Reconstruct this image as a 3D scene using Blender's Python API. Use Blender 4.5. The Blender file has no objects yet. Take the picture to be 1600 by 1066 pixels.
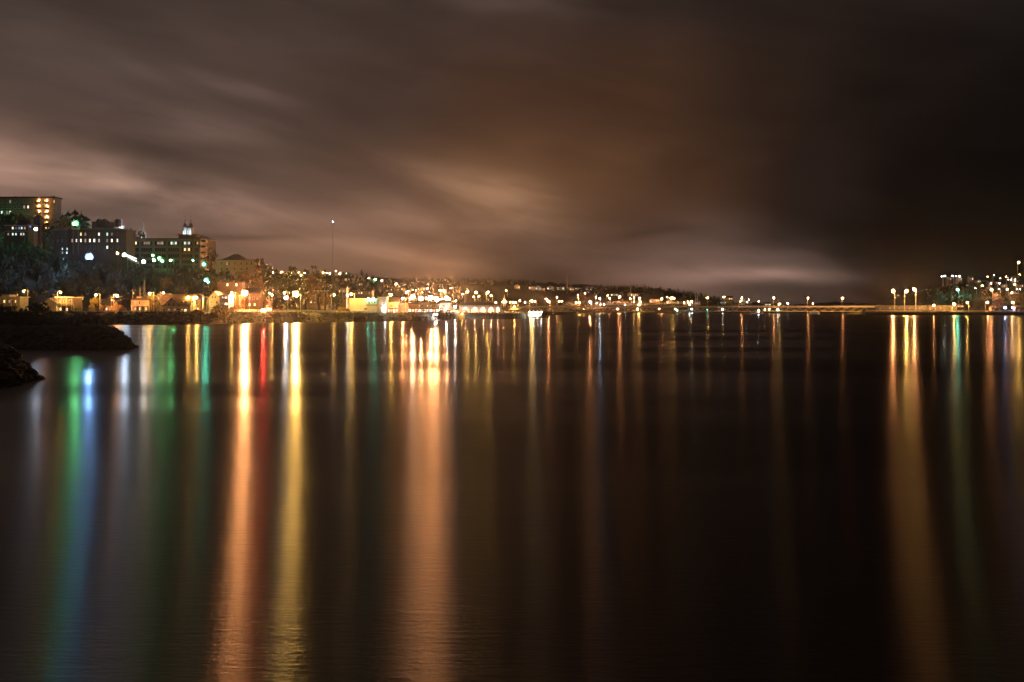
import bpy, bmesh, math, random
from mathutils import Vector, Matrix
R = math.radians
random.seed(7)
SC = bpy.context.scene
COL = SC.collection

# ------------------------------------------------------------------ camera
CAM_H, F, HY = 8.0, 1600.0, 478.0          # camera height (m), focal length in photo pixels, horizon row
cam = bpy.data.cameras.new('camera'); camo = bpy.data.objects.new('camera', cam); COL.objects.link(camo)
cam.sensor_width = 36.0; cam.lens = 36.0 * F / 1600.0
cam.shift_y = -(533.0 - HY) / 1600.0
cam.clip_start = 0.5; cam.clip_end = 20000
camo.location = (0, 0, CAM_H); camo.rotation_euler = (R(90), 0, 0)
SC.camera = camo

# ------------------------------------------------------------------ world: night sky, low cloud lit by the town
W = bpy.data.worlds.new('World'); SC.world = W; W.use_nodes = True
wt = W.node_tree; wt.nodes.clear()
def lin(c):
    return tuple(((v/255.0)/12.92 if v/255.0 <= .04045 else ((v/255.0+.055)/1.055)**2.4) for v in c)
class S:
    """a value socket with operators, to write node arithmetic as formulas"""
    def __init__(s, sock, t): s.k, s.t = sock, t
    def _m(s, op, *o):
        n = s.t.nodes.new('ShaderNodeMath'); n.operation = op
        for i, a in enumerate((s,)+o):
            if isinstance(a, S): s.t.links.new(a.k, n.inputs[i])
            else: n.inputs[i].default_value = a
        return S(n.outputs[0], s.t)
    def __add__(s, o): return s._m('ADD', o)
    def __radd__(s, o): return s._m('ADD', o)
    def __sub__(s, o): return s._m('SUBTRACT', o)
    def __mul__(s, o): return s._m('MULTIPLY', o)
    def __rmul__(s, o): return s._m('MULTIPLY', o)
    def __truediv__(s, o): return s._m('DIVIDE', o)
    def __pow__(s, o): return s._m('POWER', o)
    def sqrt(s): return s._m('SQRT')
    def exp(s): return s._m('EXPONENT')
    def clamp(s, a=0., b=1.): return s._m('MAXIMUM', a)._m('MINIMUM', b)
def sepxyz(t, sock):
    n = t.nodes.new('ShaderNodeSeparateXYZ'); t.links.new(sock, n.inputs[0])
    return [S(o, t) for o in n.outputs]
def comb(t, x, y, z=0.0):
    n = t.nodes.new('ShaderNodeCombineXYZ')
    for i, a in enumerate((x, y, z)):
        if isinstance(a, S): t.links.new(a.k, n.inputs[i])
        else: n.inputs[i].default_value = a
    return n.outputs[0]
def noise(t, vec, scale=1., detail=4., rough=.5, dist=0.):
    n = t.nodes.new('ShaderNodeTexNoise'); t.links.new(vec, n.inputs['Vector'])
    n.inputs['Scale'].default_value = scale; n.inputs['Detail'].default_value = detail
    n.inputs['Roughness'].default_value = rough; n.inputs['Distortion'].default_value = dist
    return S(n.outputs[0], t)
def ramp(t, fac, stops):
    n = t.nodes.new('ShaderNodeValToRGB'); t.links.new(fac.k, n.inputs[0])
    n.color_ramp.interpolation = 'EASE'
    e = n.color_ramp.elements
    while len(e) > 1: e.remove(e[-1])
    e[0].position = stops[0][0]; e[0].color = (*stops[0][1], 1)
    for p, c in stops[1:]:
        q = e.new(p); q.color = (*c, 1)
    return n.outputs[0]
def mixc(t, a, b, fac, mode='MIX'):
    n = t.nodes.new('ShaderNodeMix'); n.data_type = 'RGBA'; n.blend_type = mode
    if isinstance(fac, S): t.links.new(fac.k, n.inputs['Factor'])
    else: n.inputs['Factor'].default_value = fac
    for nm, v in (('A', a), ('B', b)):
        s = [i for i in n.inputs if i.name == nm and i.type == 'RGBA'][0]
        if isinstance(v, tuple): s.default_value = (*v, 1)
        else: t.links.new(v, s)
    return [o for o in n.outputs if o.type == 'RGBA'][0]

tc = wt.nodes.new('ShaderNodeTexCoord')
dx, dy, dz = sepxyz(wt, tc.outputs['Generated'])
hr = (dx*dx + dy*dy + 1e-6).sqrt()
az = dx / hr                                 # sine of the azimuth from the view axis
el = dz / hr                                 # tangent of the elevation
el = el._m('MINIMUM', 1.2)
def sky_uv(px, py):
    t = (px-800)/F; k = math.sqrt(1+t*t)
    return t/k, (HY-py)/F/k
# drifting-cloud coordinates: stretched along the wind, falling gently to the right
warp = (noise(wt, comb(wt, az*3., el*7., 3.3), 1., 2., .5) - .5)
warp2 = (noise(wt, comb(wt, az*5., el*9., 8.1), 1., 2., .5) - .5)
azw = az + warp*.09
elw = el + warp2*.045
ROWS = [
 (450, [(0,(92,71,62)),(400,(88,68,60)),(560,(92,68,56)),(700,(72,52,43)),(820,(60,44,36)),(950,(60,43,35)),(1100,(72,52,44)),(1250,(34,26,22)),(1340,(22,17,14)),(1450,(9,7,6)),(1600,(8,6,5))]),
 (398, [(0,(112,87,76)),(300,(106,82,72)),(400,(102,78,67)),(560,(118,88,72)),(700,(104,77,62)),(800,(85,62,50)),(950,(76,55,45)),(1100,(78,58,49)),(1250,(40,30,26)),(1330,(24,19,16)),(1420,(11,9,8)),(1600,(9,7,6))]),
 (286, [(0,(126,97,84)),(100,(112,87,75)),(250,(88,70,61)),(400,(88,69,60)),(600,(85,64,53)),(800,(102,71,50)),(900,(92,63,43)),(1100,(70,47,33)),(1300,(36,26,22)),(1450,(15,11,10)),(1600,(11,9,8))]),
 (158, [(0,(82,67,60)),(200,(77,62,56)),(400,(78,62,55)),(600,(66,51,44)),(800,(70,48,36)),(1000,(66,44,31)),(1200,(42,30,24)),(1400,(27,20,17)),(1600,(20,16,15))]),
 (0,   [(0,(64,52,48)),(400,(68,55,49)),(800,(62,48,42)),(1000,(49,37,32)),(1200,(41,31,27)),(1600,(31,25,23))]),
]
def row(stops):
    return ramp(wt, (azw*.5+.5).clamp(), [(sky_uv(p, 300)[0]*.5+.5, lin(c)) for p, c in stops])
sky = row(ROWS[0][1]); pv = (HY-ROWS[0][0])/F
for y, st in ROWS[1:]:
    v = (HY-y)/F
    n = wt.nodes.new('ShaderNodeMapRange'); n.interpolation_type = 'SMOOTHSTEP'
    wt.links.new(elw.k, n.inputs[0]); n.inputs[1].default_value = pv; n.inputs[2].default_value = v
    sky = mixc(wt, sky, row(st), S(n.outputs[0], wt)); pv = v
def blob(px, py, lx, ly, tilt):
    """soft elongated cloud: centre, half-length and half-width in degrees-like sky units, tilt downwards to the right"""
    u0, v0 = sky_uv(px, py); a = lx/F; b = ly/F; c, s = math.cos(R(tilt)), math.sin(R(tilt))
    du = azw - u0; dv = elw - v0
    p = (du*c - dv*s)*(1/a); q = (du*s + dv*c)*(1/b)
    return ((p*p + q*q)*-1.).exp()
streak = noise(wt, comb(wt, (az*.98 - el*.18)*5., (el*.98 + az*.18)*17., 1.7), 1., 4., .5, .9)
fine = noise(wt, comb(wt, (az*.98 - el*.2)*9., (el*.98 + az*.2)*55., 5.2), 1., 3., .5, .3)
puff = noise(wt, comb(wt, az*4.2, el*9., 2.1), 1., 3., .5, .5)
gain = (streak - .5)*.65 + (fine - .5)*.25 + (puff - .5)*.6 + 1.
wisp = ((streak - .5)*1.9 + (fine - .5)*1.2 + (puff - .5)*1.2 + 1.)._m('MAXIMUM', .05)
BL = [(90,266,230,40,9,(.19,.113,.083)), (330,322,210,20,7,(.1,.06,.045)), (300,190,110,24,8,(.05,.032,.026)),
      (395,135,80,14,14,(.05,.032,.026)), (800,315,115,36,20,(.15,.085,.05)), (700,345,150,26,12,(.055,.032,.022)),
      (620,398,170,16,3,(.075,.044,.03)), (490,395,70,14,0,(.03,.02,.014)), (1180,432,115,11,1,(.17,.1,.076)),
      (1130,412,190,26,2,(.035,.022,.018)), (1020,440,90,9,2,(.05,.027,.02)), (1330,462,40,7,6,(.03,.012,.006)),
      (770,0,110,18,8,(.03,.021,.017)), (210,110,160,20,10,(.012,.009,.008))]
for px, py, lx, ly, tl, c in BL:
    b = blob(px, py, lx, ly, tl) * wisp
    n = wt.nodes.new('ShaderNodeVectorMath'); n.operation = 'SCALE'
    n.inputs[0].default_value = c; wt.links.new(b.k, n.inputs['Scale'])
    sky = mixc(wt, sky, n.outputs[0], 1.0, 'ADD')
# fog bank lying on the hills right of centre: its top sinks towards the right
u0, v0 = sky_uv(1130, 362)
ft = ((azw - u0)*(azw - u0))*-2.6 + v0 + (streak - .5)*.03
fb = (((ft - elw)*-120.).exp() + 1.)._m('POWER', -1.) * (((azw - sky_uv(1322, 400)[0])*70.).exp() + 1.)._m('POWER', -1.) * (((azw - sky_uv(930, 400)[0])*-22.).exp() + 1.)._m('POWER', -1.)
n = wt.nodes.new('ShaderNodeVectorMath'); n.operation = 'SCALE'; n.inputs[0].default_value = (.036,.0235,.019); wt.links.new((fb*(puff*1.6+.2)).k, n.inputs['Scale'])
sky = mixc(wt, sky, n.outputs[0], 1.0, 'ADD')
for px, py, lx, ly, tl, k in [(370,380,90,6,0,.42), (1010,366,110,9,-2,.25), (720,440,150,10,0,.35), (250,235,170,16,14,.22), (930,400,120,12,3,.2)]:
    gain = gain * (blob(px, py, lx, ly, tl)*-k + 1.)
n = wt.nodes.new('ShaderNodeVectorMath'); n.operation = 'SCALE'
wt.links.new(sky, n.inputs[0]); wt.links.new(gain._m('MAXIMUM', .2).k, n.inputs['Scale'])
bg = wt.nodes.new('ShaderNodeBackground'); bg.inputs['Strength'].default_value = 1.0
wt.links.new(n.outputs[0], bg.inputs['Color'])
W.cycles.sampling_method = 'NONE'
wo = wt.nodes.new('ShaderNodeOutputWorld'); wt.links.new(bg.outputs[0], wo.inputs['Surface'])

# ------------------------------------------------------------------ exposure and sampling
vs = SC.view_settings
vs.view_transform = 'Standard'; vs.look = 'None'; vs.exposure = 0.0; vs.gamma = 1.0; vs.use_curve_mapping = False
SC.render.engine = 'CYCLES'
cy = SC.cycles
cy.use_denoising = True; cy.use_light_tree = True; cy.max_bounces = 3; cy.diffuse_bounces = 1; cy.glossy_bounces = 2
cy.use_adaptive_sampling = False; cy.caustics_reflective = False; cy.sample_clamp_indirect = 4.0; cy.blur_glossy = 1.0
SC.render.film_transparent = False

# ------------------------------------------------------------------ materials
MATS = {}
def mat(name, col, rough=.8, var=.25, scale=1.5, metal=0., col2=None, bump=0.):
    if name in MATS: return MATS[name]
    m = bpy.data.materials.new(name); m.use_nodes = True; t = m.node_tree
    b = t.nodes['Principled BSDF']; b.inputs['Roughness'].default_value = rough; b.inputs['Metallic'].default_value = metal
    co = t.nodes.new('ShaderNodeTexCoord')
    nz = noise(t, co.outputs['Object'], scale, 5., .6)
    c2 = col2 or tuple(max(0, v*(1-2*var)) for v in col)
    c1 = col if col2 else tuple(min(1, v*(1+var)) for v in col)
    t.links.new(mixc(t, c1, c2, (nz*1.6 - .3).clamp()), b.inputs['Base Color'])
    if bump:
        bn = t.nodes.new('ShaderNodeBump'); bn.inputs['Strength'].default_value = bump; bn.inputs['Distance'].default_value = .1
        t.links.new(nz.k, bn.inputs['Height']); t.links.new(bn.outputs[0], b.inputs['Normal'])
    MATS[name] = m; return m
def emit(name, col, strength, sampled=True):
    if name in MATS: return MATS[name]
    m = bpy.data.materials.new(name); m.use_nodes = True; t = m.node_tree; t.nodes.clear()
    e = t.nodes.new('ShaderNodeEmission'); e.inputs[0].default_value = (*col, 1); e.inputs[1].default_value = strength
    o = t.nodes.new('ShaderNodeOutputMaterial'); t.links.new(e.outputs[0], o.inputs[0])
    m.cycles.emission_sampling = 'AUTO' if sampled else 'NONE'
    MATS[name] = m; return m
def window_light(name, col, strength):
    """a lit room behind a pane: uneven, curtained glow"""
    if name in MATS: return MATS[name]
    m = emit(name, col, strength, False); t = m.node_tree
    e = [n for n in t.nodes if n.type == 'EMISSION'][0]
    oi = t.nodes.new('ShaderNodeObjectInfo'); co = t.nodes.new('ShaderNodeTexCoord')
    nz = noise(t, co.outputs['Object'], 1.7, 2.)
    k = (nz*1.4 + .2) * (S(oi.outputs['Random'], t)*1.3 + .35) * strength
    t.links.new(k.k, e.inputs[1]); return m

M_ = dict(
 ground=mat('ground', (.05,.045,.03), 1., .4, .05, col2=(.035,.04,.02)),
 rock=mat('rock', (.09,.08,.07), .9, .5, 1.2, bump=.6), earth=mat('earth', (.05,.04,.03), 1., .4, .4),
 asphalt=mat('asphalt', (.06,.057,.055), .85, .2, .6), concrete=mat('concrete', (.36,.34,.31), .85, .2, .5),
 grass=mat('grass', (.11,.13,.035), .95, .3, .4), leaf=mat('leaf', (.045,.05,.02), .8, .5, .6),
 leaf_gold=mat('leaf_gold', (.26,.17,.035), .8, .4, .8), leaf_red=mat('leaf_rust', (.16,.08,.03), .8, .4, .7),
 needle=mat('needle', (.025,.036,.018), .85, .4, .7), bark=mat('bark', (.07,.05,.035), .95, .3, 2.),
 white=mat('white_siding', (.43,.4,.35), .7, .1, .5), cream=mat('cream_siding', (.33,.27,.18), .75, .12, .5),
 pink=mat('rose_siding', (.42,.27,.2), .8, .15, .5), orange=mat('ochre_stucco', (.46,.25,.09), .8, .15, .5),
 brown=mat('brown_siding', (.2,.13,.09), .85, .2, .5), brick=mat('brick', (.075,.035,.027), .9, .3, .8),
 limestone=mat('limestone', (.2,.185,.15), .9, .2, .25), greystone=mat('greystone', (.1,.095,.085), .9, .2, .3),
 roof=mat('roof_shingle', (.045,.04,.038), .9, .3, .8), roof_brown=mat('roof_brown', (.12,.08,.06), .9, .25, .8),
 tin=mat('tin_roof', (.36,.36,.38), .45, .2, .6, metal=.6), steel=mat('steel', (.24,.23,.22), .5, .2, 1.),
 galv=mat('galvanised', (.52,.5,.47), .45, .15, 1.), darkmetal=mat('dark_metal', (.05,.05,.05), .6, .3, 1.),
 wood=mat('weathered_wood', (.2,.14,.09), .9, .3, 1.), trim=mat('trim', (.6,.56,.5), .7, .1, 1.),
 bridge=mat('bridge_paint', (.6,.56,.36), .6, .25, .4), red=mat('red_paint', (.35,.03,.02), .5, .2, 1.),
 glass=mat('dark_glass', (.02,.022,.025), .08, .3, 1.),
)
# water: dark river, wind ripples running up the river, calmer and rougher reaches
def water_material():
    m = bpy.data.materials.new('river_water'); m.use_nodes = True; t = m.node_tree
    b = t.nodes['Principled BSDF']
    b.inputs['Base Color'].default_value = (.012,.009,.007,1); b.inputs['IOR'].default_value = 1.45
    co = t.nodes.new('ShaderNodeTexCoord')
    x, y, z = sepxyz(t, co.outputs['Object'])
    reach = noise(t, comb(t, x*.006, y*.022, 0.), 1., 3., .5, .9)      # wind lanes
    n = t.nodes.new('ShaderNodeMapRange'); n.interpolation_type = 'SMOOTHSTEP'
    t.links.new(reach.k, n.inputs[0]); n.inputs[1].default_value = .33; n.inputs[2].default_value = .67
    n.inputs[3].default_value = .281; n.inputs[4].default_value = .318
    t.links.new(n.outputs[0], b.inputs['Roughness'])
    # slicks of smoother surface film lying in bands across the river
    slick = noise(t, comb(t, x*.004, y*.03, 7.), 1., 4., .6, .5)
    sm_ = t.nodes.new('ShaderNodeMapRange'); sm_.interpolation_type = 'SMOOTHSTEP'; t.links.new(slick.k, sm_.inputs[0])
    sm_.inputs[1].default_value = .36; sm_.inputs[2].default_value = .68; sm_.inputs[3].default_value = .03; sm_.inputs[4].default_value = .22
    t.links.new(sm_.outputs[0], b.inputs['Coat Weight']); b.inputs['Coat Roughness'].default_value = .15; b.inputs['Coat IOR'].default_value = 1.33
    b.inputs['Anisotropic'].default_value = .99
    tg = t.nodes.new('ShaderNodeTangent'); tg.direction_type = 'UV_MAP'; tg.uv_map = 'UVMap'
    t.links.new(tg.outputs[0], b.inputs['Tangent'])
    rip = noise(t, comb(t, x*1.3, y*5.2, 0.), 1., 4., .65, 0.) + noise(t, comb(t, x*.22, y*.8, 4.), 1., 2., .5, 0.)*.6 + noise(t, comb(t, x*4.5, y*6., 9.), 1., 3., .6, 0.)*.6 + noise(t, comb(t, x*.5, y*2., 2.), 1., 2., .5, 0.)*.6
    bn = t.nodes.new('ShaderNodeBump'); bn.inputs['Strength'].default_value = .13; bn.inputs['Distance'].default_value = .1
    t.links.new(rip.k, bn.inputs['Height']); t.links.new(bn.outputs[0], b.inputs['Normal'])
    return m

# ------------------------------------------------------------------ helpers
def X(px, D): return (px-800)/F*D
def Z(py, D): return CAM_H + (HY-py)/F*D
class MB:
    def __init__(s): s.v, s.f = [], []
    def add(s, vs, fs):
        o = len(s.v); s.v += [tuple(v) for v in vs]; s.f += [tuple(i+o for i in f) for f in fs]; return s
    def box(s, x0, x1, y0, y1, z0, z1):
        return s.add([(x0,y0,z0),(x1,y0,z0),(x1,y1,z0),(x0,y1,z0),(x0,y0,z1),(x1,y0,z1),(x1,y1,z1),(x0,y1,z1)],
                     [(0,3,2,1),(4,5,6,7),(0,1,5,4),(1,2,6,5),(2,3,7,6),(3,0,4,7)])
    def prism(s, prof, y0, y1):
        """profile in x,z extruded along y"""
        n = len(prof)
        vs = [(x,y0,z) for x,z in prof] + [(x,y1,z) for x,z in prof]
        return s.add(vs, [tuple(range(n)), tuple(range(2*n-1, n-1, -1))] + [(i, i+n, (i+1)%n+n, (i+1)%n) for i in range(n)])
    def prism_x(s, prof, x0, x1):
        n = len(prof)
        vs = [(x0,y,z) for y,z in prof] + [(x1,y,z) for y,z in prof]
        return s.add(vs, [tuple(range(n)), tuple(range(2*n-1, n-1, -1))] + [(i, i+n, (i+1)%n+n, (i+1)%n) for i in range(n)])
    def tube(s, p, q, r0, r1=None, n=6):
        p, q = Vector(p), Vector(q); r1 = r0 if r1 is None else r1
        d = (q-p).normalized(); a = d.orthogonal().normalized(); b = d.cross(a)
        vs = []
        for c, r in ((p, r0), (q, r1)):
            for i in range(n):
                t = 2*math.pi*i/n; vs.append(c + a*(r*math.cos(t)) + b*(r*math.sin(t)))
        return s.add(vs, [(i, (i+1)%n, (i+1)%n+n, i+n) for i in range(n)] + [tuple(range(n-1,-1,-1)), tuple(range(n, 2*n))])
    def lathe(s, prof, n=12, c=(0,0,0)):
        vs = [(c[0]+r*math.cos(2*math.pi*i/n), c[1]+r*math.sin(2*math.pi*i/n), c[2]+z) for r, z in prof for i in range(n)]
        fs = [(k*n+i, k*n+(i+1)%n, (k+1)*n+(i+1)%n, (k+1)*n+i) for k in range(len(prof)-1) for i in range(n)]
        fs += [tuple(range(n-1,-1,-1)), tuple((len(prof)-1)*n+i for i in range(n))]
        return s.add(vs, fs)
    def hip(s, x0, x1, y0, y1, z0, h, inset=None, ov=.4):
        x0 -= ov; x1 += ov; y0 -= ov; y1 += ov
        k = min((y1-y0), (x1-x0))/2 if inset is None else inset
        ym = (y0+y1)/2; xm = (x0+x1)/2
        if x1-x0 >= y1-y0: a, b = (x0+k, ym, z0+h), (x1-k, ym, z0+h)
        else: a, b = (xm, y0+k, z0+h), (xm, y1-k, z0+h)
        vs = [(x0,y0,z0),(x1,y0,z0),(x1,y1,z0),(x0,y1,z0),a,b]
        if x1-x0 >= y1-y0: fs = [(0,1,5,4),(1,2,5),(2,3,4,5),(3,0,4),(3,2,1,0)]
        else: fs = [(0,1,4),(1,2,5,4),(2,3,5),(3,0,4,5),(3,2,1,0)]
        return s.add(vs, fs)
    def mesh(s, name, m):
        me = bpy.data.meshes.new(name); me.from_pydata(s.v, [], s.f); me.update()
        if m is not None: me.materials.append(m)
        return me
    def build(s, name, m, parent=None, loc=None):
        return link(name, s.mesh(name, m), parent, loc)
def link(name, me, parent=None, loc=None, scale=None, rot=None):
    o = bpy.data.objects.new(name, me); COL.objects.link(o)
    if parent is not None: o.parent = parent
    if loc is not None: o.location = loc
    if scale is not None: o.scale = scale
    if rot is not None: o.rotation_euler = rot
    return o
def tag(o, label=None, cat=None, group=None, kind=None):
    if label: o['label'] = label
    if cat: o['category'] = cat
    if group: o['group'] = group
    if kind: o['kind'] = kind
    return o
def thing(name, label, cat, loc=(0,0,0), rz=0., group=None):
    o = bpy.data.objects.new(name, None); COL.objects.link(o); o.location = loc; o.rotation_euler = (0,0,rz)
    o.empty_display_size = .5
    return tag(o, label, cat, group)
def interp(tab, x):
    if x <= tab[0][0]: return tab[0][1]
    for (a, va), (b, vb) in zip(tab, tab[1:]):
        if x <= b:
            t = (x-a)/(b-a)
            return va + (vb-va)*t
    return tab[-1][1]
ORD = ['first','second','third','fourth','fifth','sixth','seventh','eighth','ninth','tenth','eleventh','twelfth','thirteenth','fourteenth','fifteenth','sixteenth','seventeenth','eighteenth','nineteenth','twentieth']
TENS = {2:'twenty',3:'thirty',4:'forty',5:'fifty',6:'sixty'}
def ordinal(i):
    n = i+1
    if n <= 20: return ORD[i]
    if n % 10 == 0: return TENS[n//10][:-1]+'ieth'
    return TENS[n//10]+'-'+ORD[n%10-1]
def nrand(x, y):                                 # cheap smooth noise for terrain
    return math.sin(x*.071+1.3)*math.cos(y*.053+.4) + .5*math.sin(x*.17+y*.11)+.3*math.cos(x*.37-y*.29)

# ------------------------------------------------------------------ the lie of the land
SHORE = [(-600,300),(-300,380),(0,415),(185,427),(300,434),(400,474),(560,502),(650,533),(700,569),(720,606),(800,606),(830,674),(856,860),(880,914),(905,1200),(1325,1200),(1352,870),(1372,853),(1700,845),(2200,800)]
SL = [0,10,16,28,70,140,240,500,900,1600]
LAND = [(-600,[-.3,4.6,5,5,6,36,50,54,55,55]),(0,[-.3,4.6,5,5,6,36,50,54,56,56]),(90,[-.3,4.6,5,5,6,33,43,46,46,46]),(150,[-.3,4.6,5,5,6,31,36,38,38,40]),
 (200,[-.3,4.6,5,5,6,29,33,36,38,42]),(320,[-.3,4.6,5,5,6,27,32,34,38,44]),(400,[-.3,4.4,4.8,5,6,20,30,38,44,48]),(460,[-.3,4.2,4.6,4.8,6,12,22,36,48,52]),
 (520,[-.3,4,4.4,4.6,5.5,7,14,33,49,54]),(600,[-.3,4,4.2,4.4,5,6,9,24,42,50]),(700,[-.3,3.5,4,4,4.5,5,6,14,38,54]),(720,[-.3,1.5,3.6,4,4.5,5,6,14,38,54]),(800,[-.3,1.5,3,3.6,4,4,5,9,36,52]),
 (880,[-.3,1.5,2.6,3,3.5,4,5,10,38,52]),(905,[-.3,1.5,2.4,3,3,4,6,26,40,40]),(1000,[-.3,1.5,2.4,3,3,4,6,24,40,40]),(1060,[-.3,1.5,2.4,3,3,4,6,18,33,34]),(1110,[-.3,1.5,2.4,2.6,3,3,4,9,18,22]),(1200,[-.3,1.5,2,2.4,2.5,3,3,4,6,8]),(1330,[-.3,1.5,2,2.4,2.5,3,3,4,6,8]),
 (1360,[-.3,3,3.4,3.6,4,4,4,5,8,10]),(1440,[-.3,3,3.4,3.6,4,6,14,26,34,38]),(1520,[-.3,3,3.4,3.6,4,8,24,40,50,55]),(1600,[-.3,3,3.4,3.6,5,12,32,48,55,60]),(2200,[-.3,3,3.4,3.6,5,12,35,50,60,60])]
def gz(x, y):
    if y < 5: return -3.
    px = 800 + F*x/y
    D0 = interp(SHORE, px); s = y - D0
    if s <= 0: return max(-3., -.3 + s*.4)
    cols = [(p, interp(list(zip(SL, zs)), s)) for p, zs in LAND]
    z = interp(cols, px)
    if s > 75: z += nrand(x, y)*min(1.2, (s-75)*.02)
    return z
def depth_for(px, py, h, d0, d1):
    """distance at which the line of sight passes h metres above the ground"""
    best, bd = 1e9, d0
    D = d0
    while D < d1:
        e = abs(Z(py, D) - gz(X(px, D), D) - h)
        if e < best: best, bd = e, D
        D += 4
    return bd
def build_ground():
    mb = MB()
    pxs = [-900,-750,-600]+list(range(-480, 2161, 20))
    offs = [-400,-80,-20,-3,0,2,5,8,10,13,16,22,28,40,55,70,80,92,105,120,140,160,185,210,240,290,350,420,500,600,750,900,1150,1600,2600]
    for o in offs:
        for px in pxs:
            D = max(40, interp(SHORE, px)+o); x = X(px, D)
            z = gz(x, D)
            if 0 < o < 16: z += .25*nrand(x*6, D*6)
            mb.v.append((x, D, z))
    n = len(pxs)
    for r in range(len(offs)-1):
        for c in range(n-1):
            mb.f.append((r*n+c, r*n+c+1, (r+1)*n+c+1, (r+1)*n+c))
    o = mb.build('ground', M_['ground']); tag(o, kind='structure')
    for p in o.data.polygons: p.use_smooth = True
build_ground()

def build_river():
    mb = MB(); mb.add([(-3300,-250,0),(3300,-250,0),(3300,4200,0),(-3300,4200,0)], [(0,1,2,3)])
    o = mb.build('river', water_material()); tag(o, kind='structure')
    uv = o.data.uv_layers.new(name='UVMap')
    a = R(2)
    for l in o.data.loops:
        v = o.data.vertices[l.vertex_index].co
        uv.data[l.index].uv = (v.y*math.cos(a)-v.x*math.sin(a), -v.x*math.cos(a)-v.y*math.sin(a))
build_river()

def build_hills():
    prof = [(-200,420),(300,428),(500,432),(600,433),(700,437),(800,440),(880,443),(950,447),(1030,451),(1100,466),(1180,473),(1250,476),(1290,472),(1330,473),(1390,477),(1440,470),(1700,440)]
    mb = MB(); pxs = list(range(-200, 1701, 10)); D = 3300
    for k, (dd, kk) in enumerate([(-500,0.),(-300,.55),(-120,.85),(0,1.),(400,.7)]):
        for px in pxs:
            h = max(2, Z(interp(prof, px), D) + 6*nrand(px*2., k*9.) + 3*math.sin(px*.9)) 
            mb.v.append((X(px, D+dd), D+dd, -1 + h*kk))
    n = len(pxs)
    for r in range(4):
        for c in range(n-1): mb.f.append((r*n+c, r*n+c+1, (r+1)*n+c+1, (r+1)*n+c))
    tag(mb.build('hills', M_['needle']), kind='structure')
build_hills()

# ------------------------------------------------------------------ lamps (each with its own light)
HUE = dict(Y=(1,.53,.11), O=(1,.37,.12), W=(1,.93,.8), CW=(.66,.82,1), B=(.22,.45,1), G=(.2,1,.3), C=(.12,1,.62), R=(1,.07,.04), P=(1,.48,.24))
def ico(r=1.):
    bm = bmesh.new(); bmesh.ops.create_icosphere(bm, subdivisions=1, radius=r)
    me = bpy.data.meshes.new('bulb'); bm.to_mesh(me); bm.free(); return me
BULB = {}
def bulb_mesh(hue, L):
    q = round(math.log2(max(L, 1))*2)/2
    k = (hue, q)
    if k not in BULB:
        me = ico(); me.materials.append(emit('lamp_%s_%g' % (hue, q), HUE[hue], 2**q)); BULB[k] = me
    return BULB[k]
LAMPGAIN = 1.4
def light_ball(parent, loc, hue, size, D, rmax=.95, wide=1.):
    I = 14.*size**3.6 * (D/450.)**1.7 * LAMPGAIN
    r = min(rmax, .30*math.sqrt(max(size,.4)/2.)*(D/450.)**.75)*wide
    L = I/(math.pi*r*r)
    return link('bulb', bulb_mesh(hue, L), parent, loc, (r, r, r)), r
HEAD = MB().box(-.22,.22,-.45,.45,0,.18).mesh('lamp_head', M_['galv'])
LAMPS = []
def lamp(px, py, hue, size, h=8., d0=None, d1=None, D=None, kind='street', grp='', word=None, gain=1.):
    if D is None: D = depth_for(px, py, h, d0, d1)
    LAMPS.append(dict(px=px, py=py, hue=hue, size=size, D=D, kind=kind, grp=grp, word=word, size_=size))
    LAMPS[-1]['size'] = size*gain**(1/3.6)
HN = dict(Y='yellow', O='orange', W='white', CW='cold white', B='blue', G='green', C='sea-green', R='red', P='pinkish')
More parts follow.
